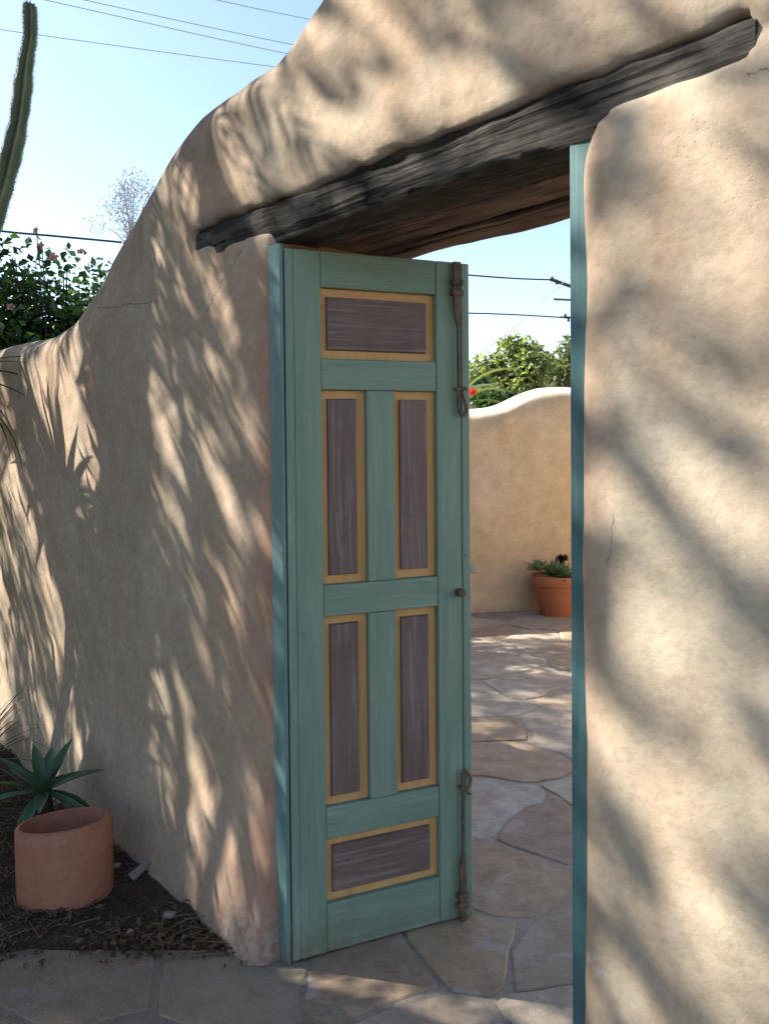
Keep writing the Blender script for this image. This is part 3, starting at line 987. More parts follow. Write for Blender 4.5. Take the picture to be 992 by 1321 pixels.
LIT = []      # gaps in the foliage: sun reaches these stretches of wall (pixel path on the wall, half width m, strength)
for pts, hw, st in [
    ([(50, 455), (60, 510), (85, 540)], 0.15, 1.0), ([(100, 450), (108, 570)], 0.09, 1.0), ([(195, 470), (205, 560)], 0.05, 0.9),
    ([(15, 600), (40, 690), (70, 790)], 0.07, 1.0), ([(15, 880), (25, 950)], 0.06, 1),
    ([(205, 450), (212, 530)], 0.05, 1), ([(262, 545), (285, 620), (305, 650)], 0.05, 0.95),
    ([(205, 600), (215, 660)], 0.04, 0.8), ([(240, 760), (245, 800)], 0.05, 0.9), ([(275, 720), (285, 760)], 0.03, 0.8),
    ([(215, 860), (240, 960), (290, 1060), (335, 1180)], 0.055, 0.95), ([(290, 940), (335, 1040)], 0.05, 0.9),
    ([(265, 1110), (285, 1190)], 0.035, 0.9), ([(300, 440), (310, 500)], 0.05, 0.7),
    ([(250, 215), (275, 260)], 0.05, 0.8), ([(330, 130), (370, 190), (330, 230)], 0.09, 0.8), ([(430, 60), (400, 120)], 0.07, 0.8),
    ([(350, 270), (470, 210)], 0.03, 0.6), ([(280, 350), (290, 400)], 0.04, 0.7),
    ([(520, 60), (640, 60)], 0.09, 0.55), ([(700, 40), (860, 20)], 0.08, 0.6),
    ([(800, 250), (830, 560), (880, 620)], 0.13, 0.55), ([(850, 800), (930, 1000), (900, 1280)], 0.16, 0.6), ([(950, 150), (985, 420)], 0.10, 0.5), ([(520, 40), (950, -40)], 0.15, 0.45),
    ([(905, 960), (915, 1040)], 0.06, 1), ([(965, 1100), (985, 1160)], 0.06, 1), ([(850, 560), (860, 640)], 0.06, 0.95),
    ([(785, 300), (800, 380), (800, 520)], 0.055, 0.9), ([(945, 290), (975, 400)], 0.05, 0.9), ([(880, 880), (940, 900)], 0.05, 0.9),
    ([(850, 1000), (880, 1050)], 0.05, 0.85), ([(790, 900), (800, 960)], 0.03, 0.6), ([(770, 1080), (790, 1180), (840, 1290)], 0.04, 0.75),
    ([(840, 730), (880, 780)], 0.04, 0.8), ([(930, 560), (960, 640)], 0.04, 0.7), ([(930, 1180), (960, 1280)], 0.05, 0.85),
    ([(880, 140), (930, 180)], 0.04, 0.6), ([(800, 640), (810, 720)], 0.04, 0.7),
]:
    LIT.append((shadow_xy(np.array([on_wall(*q) for q in pts])), hw, st))
for pts, hw, st in [([(368, 1120), (374, 1235)], 0.02, 1), ([(385, 1258), (520, 1288)], 0.05, 1), ([(600, 1302), (720, 1314)], 0.05, 0.95), ([(180, 1275), (240, 1280)], 0.035, 0.45), ([(40, 1300), (110, 1310)], 0.04, 0.45),
                    ([(610, 832), (660, 836)], 0.05, 1), ([(700, 822), (733, 824)], 0.06, 1), ([(660, 850), (733, 858)], 0.04, 1), ([(610, 868), (640, 870)], 0.05, 0.9), ([(612, 938), (630, 942)], 0.04, 0.8), ([(690, 880), (733, 878)], 0.03, 0.8)]:
    LIT.append((shadow_xy(np.array([on_ground(*q) for q in pts])), hw, st))


_a, _b = shadow_xy(np.array([on_wall(235, 560), on_wall(330, 790)]))
STK = (_b - _a) / np.linalg.norm(_b - _a)
STN = np.array([-STK[1], STK[0]])
DIM = [shadow_xy(np.array([on_wall(745, 200), on_wall(745, 1060)]))]


def lit_amount(P, far=True):
    q = shadow_xy(P)
    out = np.zeros(len(P))
    for path, hw, st in LIT:
        d = np.full(len(P), 1e9)
        for a, b in zip(path[:-1], path[1:]):
            ab = b - a
            t = np.clip(((q - a) @ ab) / (ab @ ab), 0, 1)
            d = np.minimum(d, np.linalg.norm(q - (a + t[:, None] * ab), axis=1))
        out = np.maximum(out, st * np.clip(1.6 - d / hw * 0.8, 0, 1))
    al, ac = q @ STK, q @ STN
    nz = noise2(ac, al * 0.2, 0.085, 53) + 0.55 * noise2(ac, al * 0.3, 0.04, 54)
    gp = P - S * (P[:, 2:3] / S[2])
    gu, gd = (gp - WC) @ WD, (gp - WC) @ WN
    out = np.maximum(out, 0.85 * np.clip((nz - 0.24) / 0.35, 0, 1) * (gd > 0.0))
    # the far crown is thin above the left run of the wall; sprays of the weeping tree shade it instead
    wu = gu - gd * 1.463
    if far: out = np.maximum(out, 0.72 * (gd > 0) * (gd < 1.9) * np.clip((0.15 - wu) / 0.2, 0, 1))
    for path in DIM:
        a, ab = path[0], path[1] - path[0]
        t = np.clip(((q - a) @ ab) / (ab @ ab), 0, 1)
        out *= np.clip(np.linalg.norm(q - (a + t[:, None] * ab), axis=1) / 0.05 - 0.3, 0, 1)
    return out


def shade_tree():
    base = (-7.2, 2.4, 0.0)
    b = np.array(base)
    forks = [b + (0.3, 0.1, 2.6)]
    limbs = [([b, b + (0.1, 0.05, 1.3), forks[0]], 0.30, 0.22)]
    C, Rr = [], []
    ends = []
    for a in range(7):
        ang = a * 2 * math.pi / 7 + 0.3
        p1 = forks[0] + np.array([math.cos(ang) * 1.3, math.sin(ang) * 1.5, 1.7])
        p2 = forks[0] + np.array([math.cos(ang) * 3.2, math.sin(ang) * 3.4, 3.0 + 0.5 * math.sin(a * 2.1)])
        limbs.append(([forks[0], p1, p2], 0.16, 0.07))
        for k in range(4):
            an2 = ang + (k - 1.5) * 0.42
            e = p2 + np.array([math.cos(an2) * 2.0, math.sin(an2) * 2.1, 0.9 + 0.4 * math.sin(k * 2 + a)])
            limbs.append(([p2, (p2 + e) / 2 + (0, 0, 0.15), e], 0.05, 0.015))
            ends.append(e)
    V0 = clump_points([(-6.6, 2.2, 6.4), (-4.6, -0.9, 6.6), (-7.2, 5.6, 6.2), (-9.4, 3.0, 6.8), (-2.6, -1.6, 6.4)], [3.4, 3.0, 2.6, 2.8, 2.2], 1500, 0.55)
    V1 = clump_points(ends, [0.9] * len(ends), 700, 0.7)
    P = np.concatenate([V0, V1])
    # natural gaps of all sizes
    q = shadow_xy(P)
    g = noise2(q[:, 0], q[:, 1] * 0.6, 0.22, 51) + 0.7 * noise2(q[:, 0], q[:, 1] * 0.6, 0.09, 52)
    keep = g > -1.0
    keep &= rng.uniform(0, 1, len(P)) > lit_amount(P) * 1.0
    gp = P - S * (P[:, 2:3] / S[2])
    keep &= ~((gp[:, 0] > 1.9) & ((gp[:, :2] - WC[:2]) @ WN[:2] > 2.1))
    # nothing hangs into the open view
    y = np.maximum(P[:, 1], 0.01)
    inview = (P[:, 1] > 0) & (np.abs(P[:, 0]) < 0.62 * y + 0.3) & ((P[:, 2] - 1.5) < 0.68 * y + 0.4)
    keep &= ~inview
    P = P[keep]
    print('shade leaves', len(P))
    make_tree('shade_tree', 'spreading dark green tree shading the wall from the left', base, 0.3, limbs, P, 0.15, M['leaf_shade'])


shade_tree()


def weeping_tree():
    base = np.array([-4.3, 3.3, 0.0])
    r = random.Random(77)
    f = base + (0.1, 0.0, 2.2)
    limbs = [([base, base + (0.06, 0.03, 1.1), f], 0.11, 0.08)]
    hubs = []
    for k in range(12):
        a = k * 2 * math.pi / 12
        h = f + np.array([0.3 + math.cos(a) * 0.9, math.sin(a) * 1.1, 1.4 + 0.5 * math.sin(k * 2.2)])
        limbs.append(([f, (f + h) / 2 + (0, 0, 0.25), h], 0.045, 0.018))
        hubs.append(h)
    v3 = STK[0] * E1 + STK[1] * E2
    if v3[2] > 0: v3 = -v3
    P, D, Lf = [], [], []
    for i in range(345):
        u, z, k = r.uniform(-2.5, 0.0), r.uniform(0.0, 2.5), r.uniform(2.2, 5.0)
        c = wall_pt(u, 0, z) + S * k
        L = r.uniform(0.5, 1.3)
        d = v3 + np.array([r.gauss(0, 0.10), r.gauss(0, 0.10), r.gauss(0, 0.06)])
        p0 = c - d * L * 0.5
        n = int(L / 0.032)
        for j in range(n):
            t = j / n
            P.append(p0 + d * L * t + np.array([0, 0, -0.06 * t * t]) + np.array([r.gauss(0, 0.010), r.gauss(0, 0.010), 0]))
            D.append(d + np.array([r.gauss(0, 0.32), r.gauss(0, 0.32), r.gauss(0, 0.25)]))
            Lf.append(r.uniform(0.07, 0.13))
        if i % 9 == 0:
            h = min(hubs, key=lambda q: np.linalg.norm(q - p0))
            limbs.append(([h, (h + p0) / 2 + (0, 0, 0.15), p0, p0 + d * L], 0.008, 0.003))
    P, D, Lf = np.array(P), np.array(D), np.array(Lf)
    kp = rng.uniform(0, 1, len(P)) > np.clip(lit_amount(P, False) * 1.1, 0, 1) * 0.97
    P, D, Lf = P[kp], D[kp], Lf[kp]
    t = make_tree('weeping_tree', 'weeping tree with narrow drooping leaves, left of the picture', tuple(base), 0.1, limbs, None, 0, None)
    V, F = leaf_cloud(P - base, D, rnd_dirs(len(P)), Lf, Lf * 0.26)
    mesh_obj('crown', V, F, M['leaf_shade'], t, False, np.repeat(rng.uniform(0.2, 0.8, len(P)), 5))
    print('weeping leaves', len(P))


weeping_tree()


def sky_blocker_hedge(label, x0, y0, x1, y1, hgt, n, wd, lf=0.30):  # added leaf mass out of view; blocks low sky to deepen the shade
    L = math.hypot(x1 - x0, y1 - y0)
    base = np.array([(x0 + x1) / 2, (y0 + y1) / 2, 0])
    ex, ey = (x1 - x0) / L, (y1 - y0) / L
    a = rng.uniform(-L / 2, L / 2, n); w = np.clip(rng.normal(0, wd * 0.5, n), -wd, wd); z = hgt * rng.uniform(0, 1, n) ** 0.8
    z *= 1 + 0.10 * noise2(a, a * 0, 0.9, 81)
    P = np.stack([base[0] + ex * a - ey * w, base[1] + ey * a + ex * w, z], 1)
    P = P[rng.uniform(0, 1, len(P)) > lit_amount(P)]
    limbs = []
    for k in range(int(L / 0.8)):
        q = -L / 2 + 0.4 + k * 0.8
        c = np.array([base[0] + ex * q, base[1] + ey * q, 0])
        limbs.append(([c, c + np.array([0.08, 0.05, hgt * 0.4]), c + np.array([-0.05, 0.1, hgt * 0.8])], 0.05, 0.015))
    make_tree('sky_blocker_hedge', label, tuple(base), 0.05, limbs, P, lf, M['leaf_shade'], None, 0.1, 'sky_blocker_hedge')


sky_blocker_hedge('tall dark hedge, added out of view on the left to cut skylight', -6.9, -4.5, -6.6, 8.5, 3.6, 5500, 0.5)


# ================================================================== PLANTS BY THE WALL
def blade(path, wfun, fold, nrm, tint):
    """leaf blade along path (list of Vector); returns verts, faces, tints"""
    vs_, fs, ts = [], [], []
    n = len(path)
    for i, p in enumerate(path):
        t = (path[min(i + 1, n - 1)] - path[max(i - 1, 0)]).normalized()
        s_ = t.cross(nrm).normalized()
        up = s_.cross(t)
        w = wfun(i / (n - 1))
        vs_ += [p + s_ * w + up * w * fold, p - up * w * 0.15, p - s_ * w + up * w * fold]
        ts += [tint + 0.1, tint, tint + 0.1]
    for i in range(n - 1):
        fs += [(i * 3, i * 3 + 1, i * 3 + 4, i * 3 + 3), (i * 3 + 1, i * 3 + 2, i * 3 + 5, i * 3 + 4)]
    return vs_, fs, ts


def arch_path(az, el0, bend, L, n=9, base=Vector((0, 0, 0))):
    p = base.copy()
    out = [p.copy()]
    el = el0
    for i in range(n - 1):
        st = L / (n - 1)
        p = p + Vector((math.cos(az) * math.cos(el), math.sin(az) * math.cos(el), math.sin(el))) * st
        el -= bend / (n - 1)
        out.append(p.copy())
    return out


def rosette(name, label, cat, loc, nleaf, L, Wd, mat, wf, fold=0.35, els=(1.35, 0.1), bends=(0.2, 0.7), seed=1, stem=None, group=None):
    r = random.Random(seed)
    t = empty(name, loc)
    tag(t, label, cat, group)
    for i in range(nleaf):
        f = i / max(1, nleaf - 1)
        az = i * 2.39996 + r.uniform(-0.25, 0.25)
        el = els[0] + (els[1] - els[0]) * f + r.uniform(-0.12, 0.12)
        bd = bends[0] + (bends[1] - bends[0]) * f + r.uniform(-0.1, 0.1)
        l_ = L * r.uniform(0.8, 1.1) * (0.7 + 0.3 * min(1, f * 2.5))
        path = arch_path(az, el, bd, l_, 9, Vector((math.cos(az) * 0.012, math.sin(az) * 0.012, 0.02)))
        nr = Vector((-math.cos(az) * math.sin(el), -math.sin(az) * math.sin(el), math.cos(el) + 0.3))
        v, fc, ts = blade(path, lambda s_: Wd * wf(s_), fold, nr, r.uniform(0.2, 0.75))
        mesh_obj('leaf', v, fc, mat, t, True, np.clip(ts, 0, 1))
    if stem:
        m_ = MB()
        m_.tube(catmull([Vector(p) for p in stem], 4), [0.03 - 0.006 * (k / (4 * (len(stem) - 1) + 1)) for k in range(4 * (len(stem) - 1) + 1)], 9)
        m_.build('stem', M['bark'], t, True)
    return t


agave_w = lambda s: max(0.02, (0.45 + 1.1 * s - 0.2 * s * s) if s < 0.5 else 0.95 * (1 - ((s - 0.5) / 0.5) ** 1.8))
strap_w = lambda s: max(0.03, min(1.0, 0.75 + s) * (1 - max(0, s - 0.35) / 0.65) ** 0.8)

pa = on_ground(62, 1062)
ag = rosette('agave', 'green agave rosette growing in the bed behind the clay pot', 'agave', (-1.27, 2.98, 0.19), 17, 0.23, 0.025, M['agave'], agave_w, 0.35, (1.2, -0.3), (0.15, 0.7), 4,
             [(0, 0, -0.22), (0.01, 0, -0.1), (0, 0, 0.03)])
rosette('yucca', 'dark yucca with drooping strap leaves at the left edge of the picture', 'yucca', (-2.02, 3.66, 1.74), 48, 0.54, 0.019, M['strap'], strap_w, 0.3, (1.4, -0.5), (0.5, 1.5), 9,
        [(0.05, 0.02, -1.75), (0.0, 0.0, -0.9), (0, 0, 0.02)])
rosette('grass_clump', 'dark arching grass clump by the wall behind the agave', 'grass', (-1.86, 3.62, 0.0), 40, 0.62, 0.005, M['strap'], strap_w, 0.3, (1.45, 0.6), (0.9, 1.9), 12)


def palm():
    k = 1.75
    w = on_wall(155, 650)
    base = np.array([w[0] + S[0] * k, w[1] + S[1] * k, 0.0])
    t = empty('palm_tree', base)
    tag(t, 'shaggy trunked palm just outside the left edge of the picture', 'palm tree')
    m_ = MB()
    zs = np.linspace(0, 4.3, 30)
    m_.tube([(0.03 * math.sin(z * 1.3), 0.02 * math.cos(z), z) for z in zs], [0.135 + 0.012 * math.sin(z * 21) for z in zs], 12)
    m_.build('trunk', M['bark'], t, True)
    P, D = [], []
    for i in range(230):
        a = i * 2.39996
        z = 0.3 + 4.0 * i / 230
        P.append((math.cos(a) * 0.11, math.sin(a) * 0.11, z))
        D.append((math.cos(a) * 0.5, math.sin(a) * 0.5, 0.9 * (1 if rng.uniform() > 0.3 else -0.8)))
    V, F = leaf_cloud(np.array(P), np.array(D), rnd_dirs(230), rng.uniform(0.10, 0.22, 230), rng.uniform(0.02, 0.05, 230))
    tag(mesh_obj('leaf_stub', V, F, M['dry'], t, False, np.repeat(rng.uniform(0, 0.5, 230), 5)), kind='stuff')
    for i in range(16):
        a = i * 2.39996
        el = 1.2 - 1.5 * i / 16
        Lr = 1.0
        path = arch_path(a, el, 1.2, Lr, 8, Vector((0, 0, 4.3)))
        vs_, fs, ts = [], [], []
        for q in range(len(path) - 1):
            for sgn in (-1, 1):
                for h_ in range(3):
                    p = path[q].lerp(path[q + 1], h_ / 3)
                    tt = (path[q + 1] - path[q]).normalized()
                    sd = tt.cross(Vector((0, 0, 1))).normalized() * sgn
                    tip = p + (sd * 0.8 + tt * 0.5 + Vector((0, 0, -0.25))) * (0.34 * (1 - 0.5 * q / 8))
                    n0 = len(vs_)
                    vs_ += [p - tt * 0.008, p + tt * 0.012, tip]
                    fs.append((n0, n0 + 1, n0 + 2))
                    ts += [0.4, 0.4, 0.6]
        mesh_obj('frond', vs_, fs, M['strap'], t, False, ts)


palm()

# ---- cactus -------------------------------------------------------------------
def cactus():
    Y = 5.9
    ctrl = [(-62, 560), (-52, 470), (-36, 380), (-14, 300), (5, 242), (15, 202), (24, 161), (29.5, 121), (34, 81), (39.5, 50), (39.5, 32), (39, 12), (39, 4)]
    wpx = [16, 16, 15, 14.5, 14, 13.5, 13, 12, 11, 7.5, 9.5, 8, 2.5]
    P = [at(x, y, Y) for x, y in ctrl]
    base = np.array([P[0][0] - 0.03, Y, 0.0])
    P = [base] + P
    rad = [16] + wpx
    t = empty('cactus', base)
    tag(t, 'tall ribbed green cactus column rising behind the wall', 'cactus')
    cp = catmull([p - base for p in P], 6)
    rr = np.interp(np.linspace(0, len(P) - 1, len(cp)), range(len(P)), rad) * Y / FPX
    n = 42
    vs_, fs, ts, sp = [], [], [], MB()
    for i, p in enumerate(cp):
        tng = (cp[min(i + 1, len(cp) - 1)] - cp[max(i - 1, 0)]).normalized()
        a = tng.cross(Vector((0, 1, 0))).normalized()
        b = tng.cross(a)
        swell = 1 + 0.07 * math.sin(i * 0.55) + 0.05 * math.sin(i * 1.3)
        for k in range(n):
            th = 2 * math.pi * k / n
            c = 0.5 + 0.5 * math.cos(6 * th)
            r_ = rr[i] * 0.95 * swell * (0.60 + 0.40 * c ** 1.4)
            vs_.append(p + (a * math.cos(th) + b * math.sin(th)) * r_)
            ts.append(c)
        if i % 1 == 0 and i < len(cp) - 1:
            for k in range(6):
                for h_ in range(4):
                    th = 2 * math.pi * k / 6
                    q = p.lerp(cp[i + 1], h_ / 4)
                    if (q - p).length > 0.5: continue
                    dr = a * math.cos(th) + b * math.sin(th)
                    o_ = q + dr * rr[i] * swell * 0.93
                    for s_ in range(3):
                        d_ = (dr + Vector(rng.uniform(-0.8, 0.8, 3))).normalized()
                        e_ = o_ + d_ * 0.022
                        sd = d_.orthogonal().normalized() * 0.0018
                        sp.add([o_ - sd, o_ + sd, e_], [(0, 1, 2)])
    for i in range(len(cp) - 1):
        for k in range(n): fs.append((i * n + k, i * n + (k + 1) % n, (i + 1) * n + (k + 1) % n, (i + 1) * n + k))
    fs.append(tuple((len(cp) - 1) * n + k for k in range(n)))
    mesh_obj('stem', vs_, fs, M['cactus'], t, True, np.array(ts))
    tag(sp.build('spines', M['spine'], t), kind='stuff')


cactus()

# ---- hibiscus behind the wall ----------------------------------------------------
def flower(parent, p, size, mat, dirv, name='flower', lab=None):
    d = Vector(dirv).normalized()
    a = d.orthogonal().normalized()
    b = d.cross(a)
    vs_, fs, ts = [], [], []
    for k in range(5):
        th = 2 * math.pi * k / 5
        rd = a * math.cos(th) + b * math.sin(th)
        sd = d.cross(rd)
        n0 = len(vs_)
        for (s_, w, h_) in ((0.0, 0.08, 0.0), (0.35, 0.25, 0.22), (0.7, 0.33, 0.42), (1.0, 0.20, 0.38)):
            c = rd * s_ * size * 0.8 + d * h_ * size
            vs_ += [c - sd * w * size, c + rd * 0.03 * size, c + sd * w * size]
            ts += [0.2 + s_ * 0.6] * 3
        for i in range(3):
            fs += [(n0 + i * 3, n0 + i * 3 + 1, n0 + i * 3 + 4, n0 + i * 3 + 3), (n0 + i * 3 + 1, n0 + i * 3 + 2, n0 + i * 3 + 5, n0 + i * 3 + 4)]
    o = mesh_obj(name, vs_, fs, mat, parent, True, np.clip(np.array(ts) + rng.uniform(-0.2, 0.3), 0, 1), p)
    if lab: o["label"] = lab
    return o


def hibiscus():
    Y = 6.1
    base = np.array([-2.55, 6.2, 0.0])
    t = empty('hibiscus_bush', base)
    tag(t, 'leafy green hibiscus bush with coral flowers behind the low wall', 'bush')
    r = random.Random(5)
    m_ = MB()
    tips = []
    for i in range(80):
        a = r.uniform(0, 2 * math.pi)
        rad = r.uniform(0.2, 1.0)
        top = Vector((math.cos(a) * rad * 0.95, math.sin(a) * rad * 0.55, r.uniform(2.15, 2.98) - 0.18 * rad))
        mid = Vector((top.x * 0.5, top.y * 0.5, top.z * 0.62))
        m_.tube(catmull([Vector((r.uniform(-.1, .1), r.uniform(-.1, .1), 0)), mid, top], 4), list(np.linspace(0.018, 0.004, 9)), 5)
        tips.append((mid, top))
    m_.build('stem', M['bark'], t, True)
    P, D = [], []
    for mid, top in tips:
        ax = (top - mid)
        for j in range(190):
            s_ = r.uniform(-0.25, 1.05)
            p = mid + ax * s_ + Vector((r.gauss(0, 0.11), r.gauss(0, 0.10), r.gauss(0, 0.09)))
            d = Vector((r.gauss(0, 1), r.gauss(0, 1), r.gauss(0.1, 0.6)))
            P.append(p); D.append(d)
    P, D = np.array(P), np.array(D)
    n = len(P)
    L = rng.uniform(0.05, 0.095, n)
    V, F = leaf_cloud(P, D, rnd_dirs(n) + np.array([0, 0, 1.0]), L, L * 0.62)
    tag(mesh_obj('foliage', V, F, M['leaf_hib'], t, False, np.repeat(np.clip(rng.normal(0.42, 0.25, n), 0, 1), 5)), kind='stuff')
    for (x, y, s_) in ((48, 298, 0.032), (55, 318, 0.04), (68, 334, 0.055), (105, 326, 0.035), (15, 397, 0.035)):
        p = at(x, y, 5.75 if y > 330 else 5.9) - base
        flower(t, p, s_, M['petal'], (r.uniform(-0.5, 0.6), -0.9, r.uniform(-0.1, 0.8)))
        if y < 320:      # the shoot carrying it
            m2 = MB()
            m2.tube(catmull([Vector(p) + Vector((0.03, 0.12, -0.45)), Vector(p) + Vector((-0.01, 0.05, -0.2)), Vector(p)], 4), 0.004, 5)
            m2.build('shoot', M['bark'], t, True)


hibiscus()

# ================================================================== POTS
def clay_pipe_pot():
    c = on_ground(86, 1156)
    t_ = MB()
    r0, hh, th = 0.150, 0.252, 0.017
    t_.lathe([(r0 - 0.004, 0.0), (r0, 0.006), (r0 + 0.001, 0.12), (r0 + 0.001, hh - 0.006), (r0 - 0.004, hh), (r0 - th + 0.003, hh + 0.001), (r0 - th, hh - 0.005),
              (r0 - th, 0.10), (0.0005, 0.09)], 56, 0, 0, 0.006)
    o = t_.build('clay_pot', M['clay'], None, True)
    smooth_by_angle(o, 50)
    o.location = (c[0], c[1], -0.012)
    o.rotation_euler = (R(-8.5), R(-4.0), 0.0)
    tag(o, 'empty straight-sided terracotta pot standing on the soil', 'pot')


clay_pipe_pot()

def yard_pot():
    c = on_ground(716, 786)
    c = np.array([1.445, 7.00 - 0.10, 0.0])
    o = MB()
    o.lathe([(0.0005, 0.0), (0.125, 0.0), (0.132, 0.01), (0.155, 0.145), (0.157, 0.150), (0.158, 0.154), (0.176, 0.255), (0.196, 0.262), (0.199, 0.27), (0.205, 0.332), (0.200, 0.342), (0.182, 0.342),
             (0.176, 0.30), (0.0005, 0.295)], 48)
    p = o.build('flower_pot', M['clay2'], None, True)
    smooth_by_angle(p, 40)
    p.location = c
    tag(p, 'rimmed terracotta flower pot of succulents against the courtyard wall', 'pot')
    spoon = lambda s: max(0.05, (0.35 + 0.9 * s) if s < 0.7 else 1.0 * (1 - ((s - 0.7) / 0.3) ** 2 * 0.85))
    z = 0.31
    rosette('succulent', 'large grey-green succulent rosette in the courtyard pot', 'succulent', (c[0] - 0.02, c[1] - 0.04, z), 46, 0.20, 0.022, M['succ'], strap_w, 0.3, (1.4, 0.1), (0.1, 0.4), 21)
    rosette('succulent', 'yellow-green rosette hanging over the left rim of the courtyard pot', 'succulent', (c[0] - 0.16, c[1] - 0.03, z + 0.05), 18, 0.10, 0.026, M['succ'], spoon, 0.3, (1.4, 0.1), (-0.2, 0.2), 22)
    rosette('succulent', 'small green rosette between the others in the courtyard pot', 'succulent', (c[0] + 0.06, c[1] - 0.10, z), 30, 0.15, 0.018, M['succ'], strap_w, 0.3, (1.4, 0.0), (0.1, 0.4), 23)
    rosette('succulent', 'dark purple rosette on a stem at the back of the courtyard pot', 'succulent', (c[0] + 0.06, c[1] + 0.02, z + 0.125), 22, 0.06, 0.02, M['dark_succ'], spoon, 0.3, (1.4, 0.2), (-0.3, 0.1), 24,
            [(0, 0, -0.14), (0, 0, -0.05), (0, 0, 0.02)])


yard_pot()

# ================================================================== COURTYARD WALL
def yard_run(a, e, us, hadd, off):
    nb = np.array([-e[1], e[0], 0])       # away from the courtyard
    hp = [(-6, 1.72), (-0.6, 1.74), (-0.1, 1.755), (0.15, 1.765), (0.30, 1.80), (0.45, 1.87), (0.62, 1.935), (0.85, 1.965), (1.3, 1.94), (2.2, 1.9), (8, 1.95)]
    hs = np.interp(us, [p[0] for p in hp], [p[1] for p in hp])
    ker = np.exp(-0.5 * (np.arange(-6, 7) / 2.0) ** 2); ker /= ker.sum()
    hs = hs + hadd
    hs = np.convolve(np.pad(hs, 6, mode='edge'), ker, 'valid')
    T = 0.38
    prof = [(0.0, z) for z in np.linspace(-0.1, 0.93, 22)]
    ring = [(0, -0.1)] + [(0, f) for f in np.linspace(0.0, 1.0, 40)]
    V, gr, pk, ch = [], [], [], []
    m = 0
    for i, (u, h) in enumerate(zip(us, hs)):
        row = []
        for f in np.linspace(-0.06, 1, 42):
            row.append((0.0, f * (h - 0.13)))
        for k in range(1, 12):
            th = math.pi * k / 12
            row.append((T / 2 - math.cos(th) * T / 2, h - 0.13 + math.sin(th) * 0.13))
        for f in np.linspace(1, 0, 5): row.append((T, f * (h - 0.13)))
        m = len(row)
        for (d, z) in row:
            nz = 0.012 * noise2(u, z, 0.3, 61) + 0.005 * noise2(u, z, 0.1, 62)
            V.append(a + e * u + nb * (d + (nz if d < T / 2 else 0)) + np.array([0, 0, z + (0.4 * nz if z > 1 else 0)]))
            g1 = max(0, 1 - abs((h - 0.15) - z) / (0.10 + 0.04 * noise2(u, 0, 0.1, 95))) * (0.55 + 0.35 * noise2(u, z, 0.12, 63)) if d < 0.08 else 0.0
            g2 = max(0, 1 - z / 0.07) * 0.5
            gr.append(min(1, max(0, max(g1, g2))))
            pk.append(min(0.4, max(0, (0.9 - z) / 0.9 * (0.22 + 0.25 * noise2(u, z, 0.4, 64)))))
            ch.append(min(1.0, max(0.0, (z - (h - 0.085 + 0.02 * noise2(u, z, 0.15, 65))) / 0.05)))
    V = np.array(V)
    n = len(us)
    i, j = np.meshgrid(np.arange(n - 1), np.arange(m - 1), indexing='ij')
    q = np.stack([i * m + j, (i + 1) * m + j, (i + 1) * m + j + 1, i * m + j + 1], -1).reshape(-1, 4)
    return V, q + off, gr, pk, ch


def wall_tones(V):
    a, z = V[:, 0] + V[:, 1] * 0.7, V[:, 2]
    return {"tone": np.clip(0.5 + 0.45 * noise2(a, z, 0.5, 66) + 0.3 * noise2(a, z, 0.17, 67), 0, 1),
            "streak": np.clip(0.3 + 0.5 * noise2(a, z * 0.3, 0.16, 68) + 0.4 * noise2(a, z, 0.4, 69), 0, 1),
            "pit": np.clip(0.35 + 0.4 * noise2(a, z, 0.3, 70), 0, 1)}


def yard_wall():
    a, b = np.array([0.746, 6.985, 0]), np.array([1.606, 7.165, 0])
    e = (b - a) / np.linalg.norm(b - a)
    V1, q1, g1, p1, c1 = yard_run(a, e, np.arange(-5.0, 2.3, 0.04), 0.0, 0)
    c = a + e * 2.15
    V2, q2, g2, p2, c2 = yard_run(c, np.array([0.35, -0.937, 0.0]), np.arange(0.0, 5.0, 0.05), 0.25, len(V1))  # side run added out of view; its sunlit face bounces light back
    o = mesh_obj('courtyard_wall', np.concatenate([V1, V2]), np.concatenate([q1, q2]), M['plaster_yard'], None, True, {
        "grime": g1 + g2, "pink": p1 + p2, "chalk": c1 + c2, **wall_tones(np.concatenate([V1, V2]))})
    tag(o, 'low golden plaster wall with pale wavy top across the courtyard, with an added side run reflecting sun', 'wall', kind='thing')


yard_wall()

# ================================================================== BEYOND
def bg_tree(name, label, px, top, bot, Y, wpx, n, leaf, mat, seed, squash=0.8, cat='tree', group='trees beyond the courtyard wall', sparse=1.0, barkmat='bark', nc=16, lr=1.0):
    r = np.random.default_rng(seed)
    c0 = at(px, (top + bot) / 2, Y)
    half = (bot - top) / 2 * Y / FPX
    wx = wpx / 2 * Y / FPX
    base = np.array([c0[0], Y, 0.0])
    cs, rs, limbs = [], [], []
    fork = np.array([c0[0], Y, max(0.6, c0[2] - half * 0.8)])
    limbs.append(([base, base * 0.5 + fork * 0.5 + np.array([0.05, 0, 0]), fork], 0.02 * Y / 1.5 * 0.5 + 0.05, 0.07))
    for i in range(nc):
        d = r.standard_normal(3); d /= np.linalg.norm(d)
        d *= r.uniform(0.35, 0.95)
        c = c0 + d * np.array([wx, wx, half])
        cs.append(c); rs.append(min(wx, half * 1.2) * r.uniform(0.35, 0.55))
        limbs.append(([fork, (fork + c) / 2 + np.array([0, 0, 0.1]), c], 0.05 * lr, 0.012 * lr))
    P = clump_points(cs, rs, n / (nc * np.mean(np.square(rs))), squash)
    P = P[r.uniform(0, 1, len(P)) < sparse]
    return make_tree(name, label, tuple(base), 0.1, limbs, P, leaf, mat, group, 0.2, cat, barkmat)


